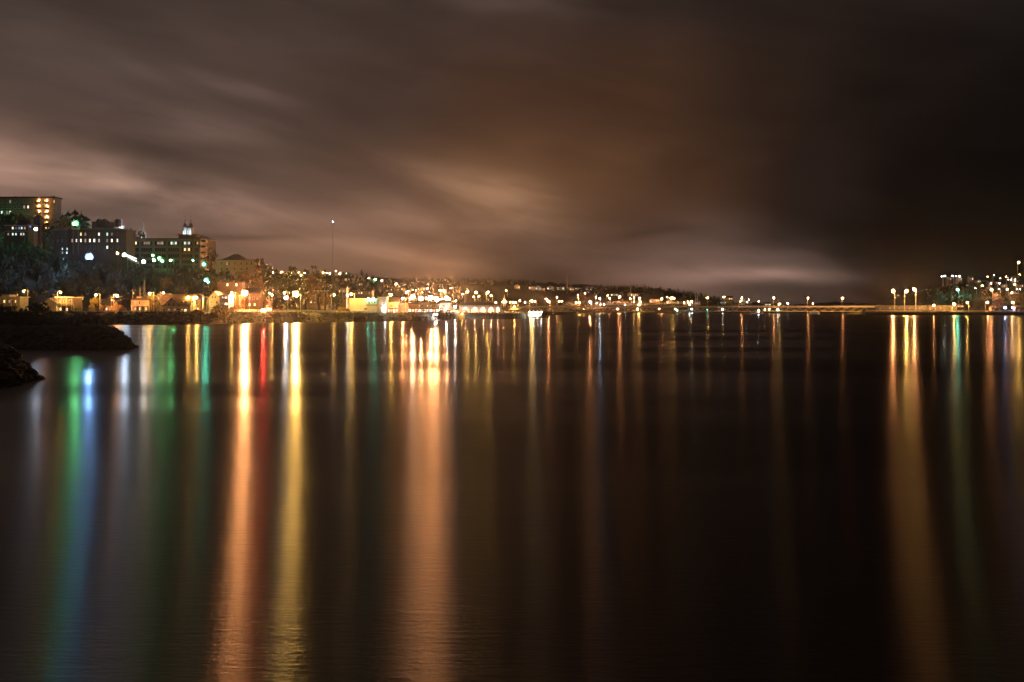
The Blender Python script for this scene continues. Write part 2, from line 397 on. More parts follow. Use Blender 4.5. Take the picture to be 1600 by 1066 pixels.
def build_lamps():
    groups = {}
    for l in LAMPS: groups.setdefault(l['grp'], []).append(l)
    for g, ls in groups.items():
        ls.sort(key=lambda l: l['px'])
        for i, l in enumerate(ls):
            D = l['D']; x = X(l['px'], D); z = Z(l['py'], D); base = gz(x, D)
            if base < 0: base = 0.
            if 'base' in l: base = l['base']
            lab = l['word'] or '%s lamp from the left %s, glowing %s' % (ordinal(i), g, HN[l['hue']])
            t = thing('street_lamp' if l['kind'] != 'flood' else 'floodlight', lab, 'street lamp' if l['kind'] != 'flood' else 'floodlight', (x, D, base), 0, 'lamps '+g)
            H = max(1.2, z-base); k = max(1., D/600.)
            side = -1 if i % 2 else 1
            if l['kind'] == 'street':
                MB().tube((side*1.6,.35,0), (side*1.6,.35,H+.5), .11*k, .07*k).build('pole', M_['galv'], t)
                MB().tube((side*1.6,.35,H+.5), (side*.3,.1,H+.55), .06*k).build('arm', M_['galv'], t)
                b, r = light_ball(t, (0,-.1,H), l['hue'], l['size'], D)
                link('lamp_head', HEAD, t, (0, 0, H+r*.9), (1.2*r/.3, r/.3, 1))
            elif l['kind'] == 'flood':
                MB().tube((0,.9,0), (0,.9,H+.6), .12*k, .09*k).build('pole', M_['darkmetal'], t)
                b, r = light_ball(t, (0,-.3,H), l['hue'], l['size'], D, .95, 1.35 if l['size'] > 5 else 1.6)
                tint = l['hue'] in ('G','B','C')
                if tint:
                    c_ = HUE[l['hue']]
                    MB().lathe([(r*.5,0),(r*2.7,.02),(r*2.7,.1)],18).build('halo_dish', mat('halo_dish_'+l['hue'], tuple(.014*v**2.2 for v in c_), .9, .05), t, (0,r*.8,H)).rotation_euler = (R(90),0,0)  # tinted dish added to put a coloured halo round the lamp
                    MB().lathe([(r*2.75,0),(r*2.75,.12),(r*.6,.5)],18).build('housing', M_['darkmetal'], t, (0,r*.8+.62,H)).rotation_euler = (R(90),0,0)
                q = r*1.25
                if not tint: MB().box(-q,q,.05+r,.25+r,H-q,H+q).box(-q-.08,-q,-.3-r*.5,.25+r,H-q,H+q).box(q,q+.08,-.3-r*.5,.25+r,H-q,H+q).box(-q-.08,q+.08,-.3-r*.9,.25+r,H+q,H+q+.08).build('housing', M_['darkmetal'], t)  # box shaped to keep the light off the buildings behind
                if l['size'] > 2.2: MB().box(-q-.1,q+.1,-.4-r*3.4,.25+r,H-q-.1,H-q-.02).build('added_visor', M_['darkmetal'], t)  # long lip added to keep lamplight off the bank and trees
            else:
                b, r = light_ball(t, (0,0,H), l['hue'], l['size'], D)
                MB().tube((0,.1,0), (0,.1,H-r*.6), .07*k, .06*k).build('pole', M_['darkmetal'], t)
                MB().lathe([(.05,r*.8),(r*1.1,r*.85),(.1,r*1.3)], 8, (0,0,H)).build('cap', M_['darkmetal'], t)

# riverside road
for a in [(37,455,'Y',2.2),(95,457,'Y',3.2),(150,461,'Y',2.6),(183,462,'O',3.2),(234,459,'Y',2.7),(255.5,458,'O',1.8),(294,464.5,'Y',2.6),(307,465,'Y',3.1),(362,458,'Y',2.4),(444.5,458,'Y',2.6)]:
    lamp(*a, D=interp(SHORE, a[0])+24, grp='on the road before the riverside houses')
for a in [(549,460,'Y',3.4),(611,461,'Y',3.3),(629,467,'O',3.8)]:
    lamp(*a, D=interp(SHORE, a[0])+22, grp='on the road past the white hall')
for a, w in [((382.5,458,'O',8.9),'brightest orange lamp on the riverside road'),((462,459,'Y',7.9),'brightest yellow lamp on the riverside road')]:
    lamp(*a, D=interp(SHORE, a[0])+19, kind='flood', grp='on the road before the riverside houses', word=w)  # street lamps with heads shielded to throw their light on the water
for a in [(384.5,461,'O',2.9),(464.5,462,'Y',3.1),(425,461,'Y',2.2),(522,461,'Y',2.2)]:
    lamp(*a, D=interp(SHORE, a[0])+27, grp='on the road before the riverside houses')  # unshielded lamps added to light the lawn and walls near the shielded ones
# lit shopping street and car parks
for a in [(635,457,'O',2.4),(645,463,'P',3),(643,467,'O',2.4),(658,466.5,'O',3.3),(666,467,'P',2.3),(673,465.5,'O',3.4),(682,467.5,'O',3.4),(690.5,470,'P',3.4),(698,466.5,'O',3.7),(702,468,'O',2.6),(694,455,'O',2.4),(668,451,'O',1.3),(687.5,454,'Y',1.5),(712,470.5,'O',1.6)]:
    lamp(*a, h=8.5, d0=interp(SHORE, a[0])+35, d1=interp(SHORE, a[0])+330, kind='flood' if a[0] in (645,658,673,682,690.5,698) else 'street', grp='over the bright shopping street', gain=(11. if a[0] < 685 else 17.) if a[0] in (645,658,673,682,690.5,698) else 3.)  # strongest ones are street lamps, shielded and boosted for the water streaks
for a in [(730.5,456,'Y',3.2),(744,457,'Y',3.2),(762.5,457,'Y',3.4),(767,462,'Y',1.8),(748,463,'Y',1.5),(740,464,'O',1.2),(723,460,'O',1.4)]:
    lamp(*a, h=9, d0=700, d1=1000, grp='behind the arcaded hall')
for a in [(764.5,473,'Y',1.5),(770,473,'Y',2.2),(774.5,473,'O',1.4),(787,472,'O',1.6),(797,472.5,'Y',1.2),(801.5,472.5,'Y',1.7),(805.5,473,'Y',1.4),(812.5,470,'O',2.1),(820,472.5,'W',1.1),(831,470.5,'Y',3.1),(835.5,471,'O',1.4),(854,467,'O',1.6),(857,471,'O',3.1),(874,471,'Y',1.6),(878,471,'Y',1.6)]:
    lamp(*a, h=8, d0=660, d1=1150, grp='between arcaded hall and bridge')
# town on the far shore behind the bridge
for a in [(791,454,'Y',1.1),(900,473,'Y',1.3),(905,473,'Y',1.9),(903,466,'Y',1.2),(903,461.5,'O',.9),(914,458.5,'O',1.3),(922,472,'O',4.1),(933,474,'O',1.2),(937,466.5,'CW',2.2),(938.5,476,'O',1.),(943.5,476,'O',1.2),(952.5,466,'O',1.3),(949.5,462,'Y',.9),(968.5,464,'O',2.7),(985,467,'O',1.3),(991,471.5,'Y',1.1),(999.5,466,'O',2),(1000.5,471.5,'Y',1.6),(998.5,476.5,'Y',2),(1034.5,467,'O',2),(1042.5,464,'Y',1.1),(1048,466,'Y',1.8),(1053,466,'Y',1.8),(1069,473,'O',1.2),(1075,472,'O',1.2),(1080.5,471,'Y',1.7),(1077.5,476,'W',1.2),(1105.5,465.5,'Y',1.9),(1130.5,464,'Y',1.1),(1134,464,'Y',1.),(1143,465,'Y',1.),(1157,471,'Y',1.),(1167,472,'W',1.),(1170,468.5,'O',.9),(1185.5,471,'O',1.1),(1218,475,'Y',2.4),(1230.5,474.5,'W',1.),(1270,474.5,'O',1.1)]:
    lamp(*a, h=7.5, d0=1215, d1=2250, grp='in the far town beyond the bridge', gain=1.5)
for a in [(965,483.5,'O',2.3),(996,483.5,'O',2.2),(977,476.5,'CW',1.2),(1055,483.5,'C',1.3),(1081,483,'CW',2.0),(1105,483.5,'C',.9),(1128.5,484,'W',2.),(1215,484,'W',2.2),(1195,484.5,'Y',1.3),(1202,484.5,'Y',1.3),(912,483,'O',1.2),(1030,484,'O',1.2)]:
    lamp(*a, D=1222+ (a[0]*7)%20, kind='post', grp='on the far quay under the bridge')
# hillside suburb left of the bridge
for a in [(328.5,425,'Y',1.5),(364,429,'Y',1.6),(395,432,'Y',1.1),(426.5,426,'Y',1.2),(440,425.5,'Y',1.8),(449,426,'Y',.8),(456,426.5,'Y',.9),(466.5,426,'Y',.8),(470.5,430,'Y',1.6),(476,427,'O',1.1),(505,426.5,'Y',1.3),(510.5,426.5,'Y',1.),(515.5,427.5,'O',1.3),(524.5,424,'Y',1.),(531.5,427.5,'O',1.9),(542,427.5,'C',1.4),(551.5,431.5,'O',.9),(576.5,435,'O',1.3),(586.5,437,'C',1.9),(596.5,438.5,'O',1.6),(619,444,'O',2.1),(511.5,447.5,'W',1.4),(468,451,'Y',1.7),(412.5,453,'Y',2.),(645,453,'Y',1.),(650,454,'O',.9),(660,457,'O',.9),(705,450,'O',.8),(638,455,'O',1.2)]:
    lamp(*a, h=7.5, d0=interp(SHORE, a[0])+75, d1=1700, grp='on hillside streets left of the bridge')
# old town on the bluff
lamp(117,350,'G',3.5, D=551, kind='flood', grp='on the bluff', word='green floodlight above the pale box beside the brick school')
lamp(6,349,'G',1.8, D=628, kind='post', grp='on the bluff', word='small green lamp among trees before the apartment block')
lamp(138.5,402,'B',4.5, D=520, h=9, kind='flood', grp='on the bluff', word='blue-white floodlight on the dark slope below the brick school')
lamp(194.5,398.5,'CW',3.4, D=548, kind='flood', grp='on the bluff', word='cold white floodlight at the right corner of the brick school')
lamp(225,409,'W',2.9, D=535, kind='flood', grp='on the bluff', word='big white floodlight below the long grey college')
for a in [(184,396,'Y',1.6,556),(239,399,'G',1.5,575),(249,404,'G',2.1,560),(253.5,408,'G',1.7,552),(241,406.5,'CW',1.9,550),(318.5,413,'C',2.1,568),(322,438,'C',2.3,502),(325.5,441,'C',1.2,500),(56.5,358.5,'CW',2.6,568),(302,407,'G',1.,575)]:
    lamp(*a[:4], D=a[4], kind='flood', grp='around the college on the bluff')
lamp(266.5,407,'G',2.3, D=556, grp='around the college on the bluff')
lamp(447,465.5,'CW',3.1, D=520, kind='flood', grp='by the lawn', word='blue-white floodlight beside the brightest yellow riverside lamp')
lamp(543,461.5,'W',2.0, D=536, kind='post', grp='by the white hall', word='small white post lamp left of the white hall')
for i, a in enumerate([(576,466.5,'C',2.3),(584,466.5,'C',2.3)]):
    pass
for a, w in [((698,480.5,'W',2.7),'white post lamp before the rose shop at the street end'),((711,480,'W',2.9),'white post lamp just left of the arcaded hall')]:
    lamp(*a, D=612, kind='post', grp='by the arcaded hall', word=w)
# right bank
for a, w in [((1395.5,455,'O',4.05),'left one of three tall lamps on the right bank approach'),((1416.5,455,'Y',4.05),'middle one of three tall lamps on the right bank approach'),((1428.5,452.5,'O',4.05),'right one of three tall lamps on the right bank approach')]:
    lamp(*a, D=905, grp='on the right bank approach', word=w)
for a in [(1459,477,'O',2),(1491,475.5,'Y',3.3),(1511,473,'Y',2.4),(1543,472.5,'O',2.6),(1582,472.5,'O',2.3)]:
    lamp(*a, D=874, grp='along the low right bank road')
for a in [(1496,452.5,'C',2.4),(1549,453,'O',2.6),(1573.5,452,'O',1.7),(1581,458,'Y',1.9),(1592,410,'Y',2.9),(1476,431.5,'W',1.8),(1488,431,'CW',1.7),(1499,431.5,'W',1.8),(1471,432,'W',.9),(1494,432,'W',.8),(1543,432.5,'Y',1.4),(1553.5,430.5,'CW',1.2),(1535,446.5,'Y',1.3),(1548.5,443,'W',1.2),(1561.5,443,'W',.9),(1561,451.5,'W',1.),(1585.5,444.5,'Y',1.3),(1572,432.5,'O',1.),(1580,437,'W',1.1),(1586,437,'W',1.3),(1593,429,'Y',1.1),(1589,452,'CW',1.1),(1594,452,'W',1.),(1524,450.5,'W',.8),(1563,435,'W',.7),(1575,437,'W',.7)]:
    lamp(*a, h=7, d0=930, d1=1700, grp='on the right bank hillside', gain=.32 if a[2] in ('W','CW') else 1.)
lamp(1570.5,481,'B',2.8, D=880, kind='post', grp='along the low right bank road', word='blue-white post lamp low on the right bank')
lamp(1581.5,480.5,'B',1.4, D=884, kind='post', grp='along the low right bank road', word='faint blue post lamp at the far right of the low bank')
build_lamps()

# ------------------------------------------------------------------ foliage
def leaf_cloud(n, clumps, rng, leaf=.16, squash=1.):
    mb = MB()
    for i in range(n):
        c, r = clumps[i % len(clumps)]
        d = Vector((rng.gauss(0,1), rng.gauss(0,1), rng.gauss(0,1))).normalized() * r * rng.uniform(.45,1.)**.5
        p = Vector(c) + Vector((d.x, d.y, d.z*squash))
        a = Vector((rng.gauss(0,1), rng.gauss(0,1), rng.gauss(0,1))).normalized(); b = a.orthogonal().normalized()
        k = leaf*rng.uniform(.6,1.4)
        mb.add([p-a*k, p+b*k*.6, p+a*k, p-b*k*.6], [(0,1,2,3)])
    return mb
def broad_variants(m, n=5, leaves=340, seed=3):
    out = []
    for i in range(n):
        rng = random.Random(seed+i)
        cl = [((0,0,.55),.42)] + [((rng.uniform(-.55,.55), rng.uniform(-.55,.55), rng.uniform(.12,.95)), rng.uniform(.2,.36)) for _ in range(9)]
        out.append(leaf_cloud(leaves, cl, rng, .085).mesh('crown', m))
    return out
def conifer_mb(rng, tiers=9, leaf=.12):
    mb = MB()
    for t in range(tiers):
        z = .1 + .88*t/tiers; r = .3*(1-z)**.85 + .02; n = 9
        for i in range(n):
            a = 2*math.pi*(i+rng.random())/n; l = r*rng.uniform(.7,1.25); w = .09*(1-z)+.03
            c, s = math.cos(a), math.sin(a)
            mb.add([(0,0,z+.06), (c*l-s*w, s*l+c*w, z-.05*rng.random()), (c*l*1.12, s*l*1.12, z-.04), (c*l+s*w, s*l-c*w, z-.05*rng.random())], [(0,1,2,3)])
    mb.add([(-.012,0,.9),(.012,0,.9),(0,0,1.03)], [(0,1,2)])
    return mb
CROWN = dict(green=broad_variants(M_['leaf']), gold=broad_variants(M_['leaf_gold'], 4, seed=20), rust=broad_variants(M_['leaf_red'], 3, seed=40),
             conifer=[conifer_mb(random.Random(60+i)).mesh('crown', M_['needle']) for i in range(4)])
_trunk = MB().tube((0,0,0),(.02,.01,.5),.045,.028,7).tube((.02,.01,.45),(-.2,.1,.78),.02,.008,5).tube((.02,.01,.4),(.22,-.06,.75),.022,.008,5).tube((.02,.01,.5),(.03,.05,.95),.02,.006,5).tube((.02,0,.42),(.04,-.22,.7),.018,.006,5)
TRUNK = _trunk.mesh('trunk', M_['bark']); CTRUNK = MB().tube((0,0,0),(0,0,.98),.025,.004,6).mesh('trunk', M_['bark'])
NT = [0]
def tree(kind, px, py, D, label, group=None, r=None, base=None):
    x = X(px, D); b = gz(x, D) if base is None else base
    h = max(1.5, Z(py, D)-b); i = NT[0]; NT[0] += 1
    if kind == 'conifer':
        t = thing('conifer_tree', label, 'tree', (x, D, b-.1), i*1.3, group)
        link('trunk', CTRUNK, t, scale=(h, h, h)); link('crown', CROWN[kind][i%4], t, scale=(h*(r or 1), h*(r or 1), h))
    else:
        t = thing('broadleaf_tree', label, 'tree', (x, D, b-.1), i*1.9, group)
        rr = r or h*.42
        link('trunk', TRUNK, t, scale=(h, h, h)); v = CROWN[kind]
        link('crown', v[i % len(v)], t, (0,0,h*.22), (rr*1.15, rr*1.15, h*.8))
    return t
def shrub(kind, px, py, D, label, group=None, w=1.2, base=None):
    x = X(px, D); b = gz(x, D) if base is None else base
    h = max(.7, Z(py, D)-b); i = NT[0]; NT[0] += 1
    t = thing('shrub', label, 'shrub', (x, D, b-.1), i*1.9, group)
    link('foliage', CROWN[kind][i % len(CROWN[kind])], t, (0,0,-.05*h), (h*w*.7, h*w*.7, h))
    MB().tube((0,0,0),(.05,0,.5*h),.05,.02,5).tube((0,0,0),(-.2*h,.1,.5*h),.04,.015,5).build('stem', M_['bark'], t)
    return t
def wood(name, label, pts, kind_fn, m, seed=1):
    """a wood that reads as one mass: many small crowns and trunks in one mesh"""
    rng = random.Random(seed); mb = MB()
    for (x, y, z, h) in pts:
        k = kind_fn(rng)
        if k == 'c':
            src = conifer_mb(rng, 5)
            sx = h*rng.uniform(.8,1.2); sz = h
        else:
            cl = [((0,0,.55),.4)] + [((rng.uniform(-.4,.4), rng.uniform(-.4,.4), rng.uniform(.2,.9)), rng.uniform(.2,.34)) for _ in range(5)]
            src = leaf_cloud(70, cl, rng, .17); src.tube((0,0,-.2),(0,0,.6),.035,.02,5)
            sx = h*.5; sz = h
        mb.add([(x+a*sx, y+b*sx, z+c*sz) for a, b, c in src.v], src.f)
    return tag(mb.build(name, m), label, 'trees', kind='stuff')
rng = random.Random(11)
pts = []
for i in range(330):
    px = rng.uniform(-120, 470); D = interp(SHORE, px) + rng.uniform(72, 118 if px < 300 else 135)
    x = X(px, D); pts.append((x, D, gz(x, D)-.3, rng.uniform(4.5, 8.5)))
wood('wood', 'dark bare autumn wood covering the slope below the college', pts, lambda r: 'c' if r.random() < .25 else 'b', M_['leaf'], 5)
TOPS = [(-150,372),(0,377),(40,374),(60,380),(88,398),(110,407),(150,410),(215,414),(240,416),(300,417),(330,424),(345,431),(400,431),(440,434),(480,440)]
pts = []
for i in range(420):
    px = rng.uniform(-120, 440); D = interp(SHORE, px) + rng.uniform(112, 132 if px > 84 else 148)
    x = X(px, D); g = gz(x, D); h = min(rng.uniform(5.5, 10), Z(interp(TOPS, px)+rng.uniform(-2,7), D)-g)
    if h > 2.2: pts.append((x, D, g-.3, h))
wood('bluff_wood', 'dark trees crowding the bluff edge just below the college and school', pts, lambda r: 'c' if r.random() < .3 else 'b', M_['needle'], 15)
pts = []
for i in range(900):
    px = rng.uniform(640, 1125); D = interp(SHORE, px) + rng.uniform(560, 1000)
    if px < 905: D = rng.uniform(1650, 2200)
    x = X(px, D); pts.append((x, D, gz(x, D)-.5, rng.uniform(8, 15)))
wood('forest', 'dark conifer forest along the far ridge behind the bridge', pts, lambda r: 'c', M_['needle'], 6)
pts = []
for i in range(260):
    px = rng.uniform(1445, 1680); D = interp(SHORE, px) + rng.uniform(60, 420)
    x = X(px, D); pts.append((x, D, gz(x, D)-.5, rng.uniform(5, 9)))
wood('hillside_wood', 'dark wood between the houses on the right bank hillside', pts, lambda r: 'c' if r.random() < .4 else 'b', M_['leaf'], 8)
pts = []
for i in range(240):
    px = rng.uniform(470, 720); D = interp(SHORE, px) + rng.uniform(170, 800)
    x = X(px, D); pts.append((x, D, gz(x, D)-.5, rng.uniform(5, 9)))
wood('suburb_wood', 'dark trees among the hillside streets left of the bridge', pts, lambda r: 'c' if r.random() < .4 else 'b', M_['leaf'], 9)

# ------------------------------------------------------------------ near shore
def landform(name, xs, ys, hfun, m):
    mb = MB(); n = len(xs)
    for y in ys:
        for x in xs: mb.v.append((x, y, hfun(x, y)))
    for r in range(len(ys)-1):
        for c in range(n-1): mb.f.append((r*n+c, r*n+c+1, (r+1)*n+c+1, (r+1)*n+c))
    return tag(mb.build(name, m), kind='structure')
def frange(a, b, st):
    out = []
    while a <= b: out.append(a); a += st
    return out
def sm(t): t = max(0., min(1., t)); return t*t*(3-2*t)
def point_h(x, y):
    e = -66.8 - max(0, y-184)*.43 - x + .6*nrand(x*3, y*5)          # distance in from the tip
    f = y - (183.5 + .8*nrand(x*2.5, 3.)); bk = 246 - y
    z = 4.2*min(sm(e/6.5), sm(f/9.+.02), sm(bk/10.)) + .18*nrand(x*5, y*5)
    return z - 1.2*(1-min(sm(e/2.), sm(f/2.), sm(bk/3)))
pt = landform('riverbank', frange(-170,-65.5,.9), frange(181,250,.9), point_h, M_['earth'])
def near_h(x, y):
    xe = -48 - (y-95.5)*.17 if y < 112 else -50.8 - (y-112)*.62
    e = xe - x + .5*nrand(x*4, y*6); bk = 146 - y; f = y - 62
    z = (3.5+min(1.5, max(0, (-56-x)*.08)))*min(sm(e/5.5), sm(bk/9.), sm(f/8)) + .16*nrand(x*7, y*7)
    return z - 1.2*(1-min(sm(e/1.5), sm(bk/3), sm(f/2)))
nr = landform('rocky_shore', frange(-112,-41,.6), frange(62,146,.6), near_h, M_['earth'])
def stones(parent, hfun, xr, yr, n, seed, size):
    rng = random.Random(seed); bm = bmesh.new(); k = 0; tries = 0
    while k < n and tries < n*40:
        tries += 1
        x, y = rng.uniform(*xr), rng.uniform(*yr); z = hfun(x, y)
        if z < -.5 or z > 3.3: continue
        s = rng.uniform(*size)
        g = bmesh.ops.create_icosphere(bm, subdivisions=1, radius=s)
        sc = (rng.uniform(.8,1.5), rng.uniform(.8,1.4), rng.uniform(.5,.9)); rot = Matrix.Rotation(rng.uniform(0,6), 3, (rng.gauss(0,1),rng.gauss(0,1),rng.gauss(0,1)+.1))
        for v in g['verts']:
            c = rot @ (v.co*rng.uniform(.75,1.15)); v.co = Vector((x+c.x*sc[0], y+c.y*sc[1], z+c.z*sc[2]))
        k += 1
    me = bpy.data.meshes.new('riprap'); bm.to_mesh(me); bm.free(); me.materials.append(M_['rock'])
    return tag(link('riprap', me, parent), kind='stuff')
stones(pt, point_h, (-150,-66), (182,200), 700, 3, (.35,.9))
stones(nr, near_h, (-76,-44), (80,132), 1100, 4, (.25,.65))
def scrub(name, label, pts, m, seed, leaf=.22, n=26):
    rng = random.Random(seed); mb = MB()
    for x, y, z, h in pts:
        c = leaf_cloud(n, [((0,0,.4),.5),((.3,.2,.3),.35),((-.3,-.1,.35),.4)], rng, leaf)
        mb.add([(x+a*h, y+b*h, z+cc*h) for a, b, cc in c.v], c.f)
    return tag(mb.build(name, m), label, 'bushes', kind='stuff')
rng = random.Random(21); pts = []
for i in range(1500):
    px = rng.uniform(-80, 712); o = rng.uniform(1.5, 13.5); D = interp(SHORE, px)+o; x = X(px, D)
    pts.append((x, D, gz(x, D)-.1, rng.uniform(.5, 1.5 if px < 330 else 1.0)))
scrub('bank_scrub', 'low dark scrub covering the river bank below the guard rail', pts, mat('scrub_dark', (.014,.015,.008), .9, .4, .7), 22)
pts = []
for i in range(420):
    x = rng.uniform(-168, -74); y = rng.uniform(190, 240); z = point_h(x, y)
    if z > 1.5: pts.append((x, y, z-.1, rng.uniform(.3, 1.1 if x > -90 else 1.8)))
scrub('point_scrub', 'dark scrub and weeds on top of the low promontory', pts, M_['needle'], 23)
pts = []
for i in range(420):
    x = rng.uniform(-100, -48); y = rng.uniform(80, 138); z = near_h(x, y)
    if z > 1.2: pts.append((x, y, z-.1, rng.uniform(.25, .8)))
scrub('shore_scrub', 'dark weeds on the nearest rocky shore at the left', pts, M_['needle'], 24)
for i, (px, py, D) in enumerate([(8,478,215),(24,486,222),(42,482,228),(60,472,226),(70,488,212),(50,492,205)]):
    shrub('green', px, py, D, 'dark shrub on the promontory, %s from the left edge' % ordinal(i), 'shrubs on the promontory', 1.1, point_h(X(px,D), D))
tree('rust', 141, 489, 206, 'thin sparse tree standing near the middle of the promontory', None, 1.6, point_h(X(141,206), 206))
for px, lab in [(122,'low dark bench on the promontory below the blue floodlight'),(160,'low pale-topped table frame near the promontory tip')]:
    D = 212; t = thing('picnic_table', lab, 'table', (X(px,D), D, point_h(X(px,D), D)))
    MB().box(-.9,.9,-.4,.4,.72,.78).build('table_top', M_['wood'], t)
    for sx in (-.7,.7):
        MB().tube((sx,-.6,0),(sx,.25,.72),.05).build('leg', M_['wood'], t); MB().tube((sx,.6,0),(sx,-.25,.72),.05).build('leg', M_['wood'], t)
    for sy in (-.75,.75): MB().box(-.9,.9,sy-.14,sy+.14,.42,.47).build('bench', M_['wood'], t)

# ------------------------------------------------------------------ riverside road, rail, lawn
def strip(name, p0, p1, o0, o1, dz, m, kind='structure', step=6, across=3):
    mb = MB(); pxs = frange(p0, p1, step)
    for k in range(across+1):
        o = o0+(o1-o0)*k/across
        for px in pxs:
            D = interp(SHORE, px)+o; x = X(px, D); mb.v.append((x, D, gz(x, D)+dz))
    n = len(pxs)
    for r in range(across):
        for c in range(n-1): mb.f.append((r*n+c, r*n+c+1, (r+1)*n+c+1, (r+1)*n+c))
    return tag(mb.build(name, m), kind=kind)
strip('bank', -120, 716, .3, 15.4, .05, mat('bank_earth', (.012,.010,.007), 1., .4, .3), across=8)
strip('road', -120, 724, 19.5, 27, .10, M_['asphalt'])
strip('pavement', -120, 724, 27.05, 29, .22, M_['concrete'])
def added_low_wall(p0, p1, o, h, label):  # wall added to catch lamplight as a bright line along the road
    mb = MB(); pxs = frange(p0, p1, 6); D0 = interp(SHORE, p0)+o; org = Vector((X(p0, D0), D0, gz(X(p0, D0), D0)))
    for i, px in enumerate(pxs):
        D = interp(SHORE, px)+o; x = X(px, D); g = gz(x, D)
        for dy, dz in ((0,-.3),(0,h),(.4,h),(.4,-.3)): mb.v.append((x-org.x, D+dy-org.y, g+dz-org.z))
        if i: mb.f += [((i-1)*4+k, i*4+k, i*4+(k+1)%4, (i-1)*4+(k+1)%4) for k in range(4)]
    t = thing('added_low_wall', label, 'wall', org); mb.build('wall', M_['concrete'], t)
    cp = MB()
    for i, px in enumerate(pxs):
        D = interp(SHORE, px)+o; x = X(px, D); g = gz(x, D)+h+.004
        for dy, dz in ((-.08,0),(-.08,.12),(.48,.12),(.48,0)): cp.v.append((x-org.x, D+dy-org.y, g+dz-org.z))
        if i: cp.f += [((i-1)*4+k, i*4+k, i*4+(k+1)%4, (i-1)*4+(k+1)%4) for k in range(4)]
    cp.build('coping', M_['trim'], t)
added_low_wall(312, 408, 29.4, 1.0, 'added pale wall catching lamplight behind the road by the tall gabled house')
added_low_wall(428, 545, 29.4, .8, 'added pale wall catching lamplight along the front of the lawn')
strip('lawn', 425, 546, 31, 62, .35, M_['grass'], across=8)
strip('car_park', 640, 716, 31, 62, .12, M_['asphalt'], across=6)
strip('quay_road', 1352, 1700, 14, 24, .14, M_['asphalt'])
def guard_rail(p0, p1, o, label, gap=2.4, h=1.0):
    path = []
    D = interp(SHORE, p0)+o; px = p0
    while px < p1:
        D = interp(SHORE, px)+o; path.append(Vector((X(px, D), D, gz(X(px, D), D)))); px += gap*F/D
    t = thing('guard_rail', label, 'guard rail', path[0])
    pm = MB().box(-.11,.11,-.1,.1,-.3,h).mesh('post', M_['wood'])
    for p in path: link('post', pm, t, p-path[0])
    for z0, z1 in ((.5,.84),):
        mb = MB()
        for i, p in enumerate(path):
            q = p-path[0]
            mb.v += [(q.x, q.y+.14, q.z+z0), (q.x, q.y+.19, q.z+(z0+z1)/2), (q.x, q.y+.14, q.z+z1), (q.x, q.y+.24, q.z+z1), (q.x, q.y+.24, q.z+z0)]
            if i:
                a, b = (i-1)*5, i*5
                mb.f += [(a+k, a+(k+1)%5, b+(k+1)%5, b+k) for k in range(5)]
        mb.build('rail', M_['galv'], t)
guard_rail(-60, 352, 17.2, 'wooden-post guard rail in front of the riverside houses')
guard_rail(354, 712, 17.2, 'pale guard rail along the road by the lawn and white hall')
guard_rail(1352, 1640, 12, 'pale guard rail along the right bank quay', 4., 1.)

# ------------------------------------------------------------------ buildings
_f = MB(); _f.box(-.5,-.42,-.06,.06,-.5,.5).box(.42,.5,-.06,.06,-.5,.5).box(-.42,.42,-.06,.06,.43,.5).box(-.42,.42,-.06,.06,-.5,-.43).box(-.42,.42,-.04,.04,-.03,.03).box(-.58,.58,-.14,.06,-.57,-.5)
FRAME = {k: _f.mesh('window', M_[k]) for k in ('trim','white','darkmetal','limestone')}
LITS = dict(warm=window_light('room_warm', (1,.62,.26), 2.2), white=window_light('room_white', (1,.86,.68), 1.8), cool=window_light('room_cool', (.7,1,.85), 1.6),
            orange=window_light('room_orange', (1,.45,.08), 2.5), dim=window_light('room_dim', (1,.7,.5), .35), blue=window_light('room_blue', (.2,.35,1), 2.), dark=M_['glass'], hot=window_light('shop_front', (1,.72,.42), 6.))
PANE = {k: MB().box(-.44,.44,-.015,.015,-.45,.45).mesh('pane', m) for k, m in LITS.items()}
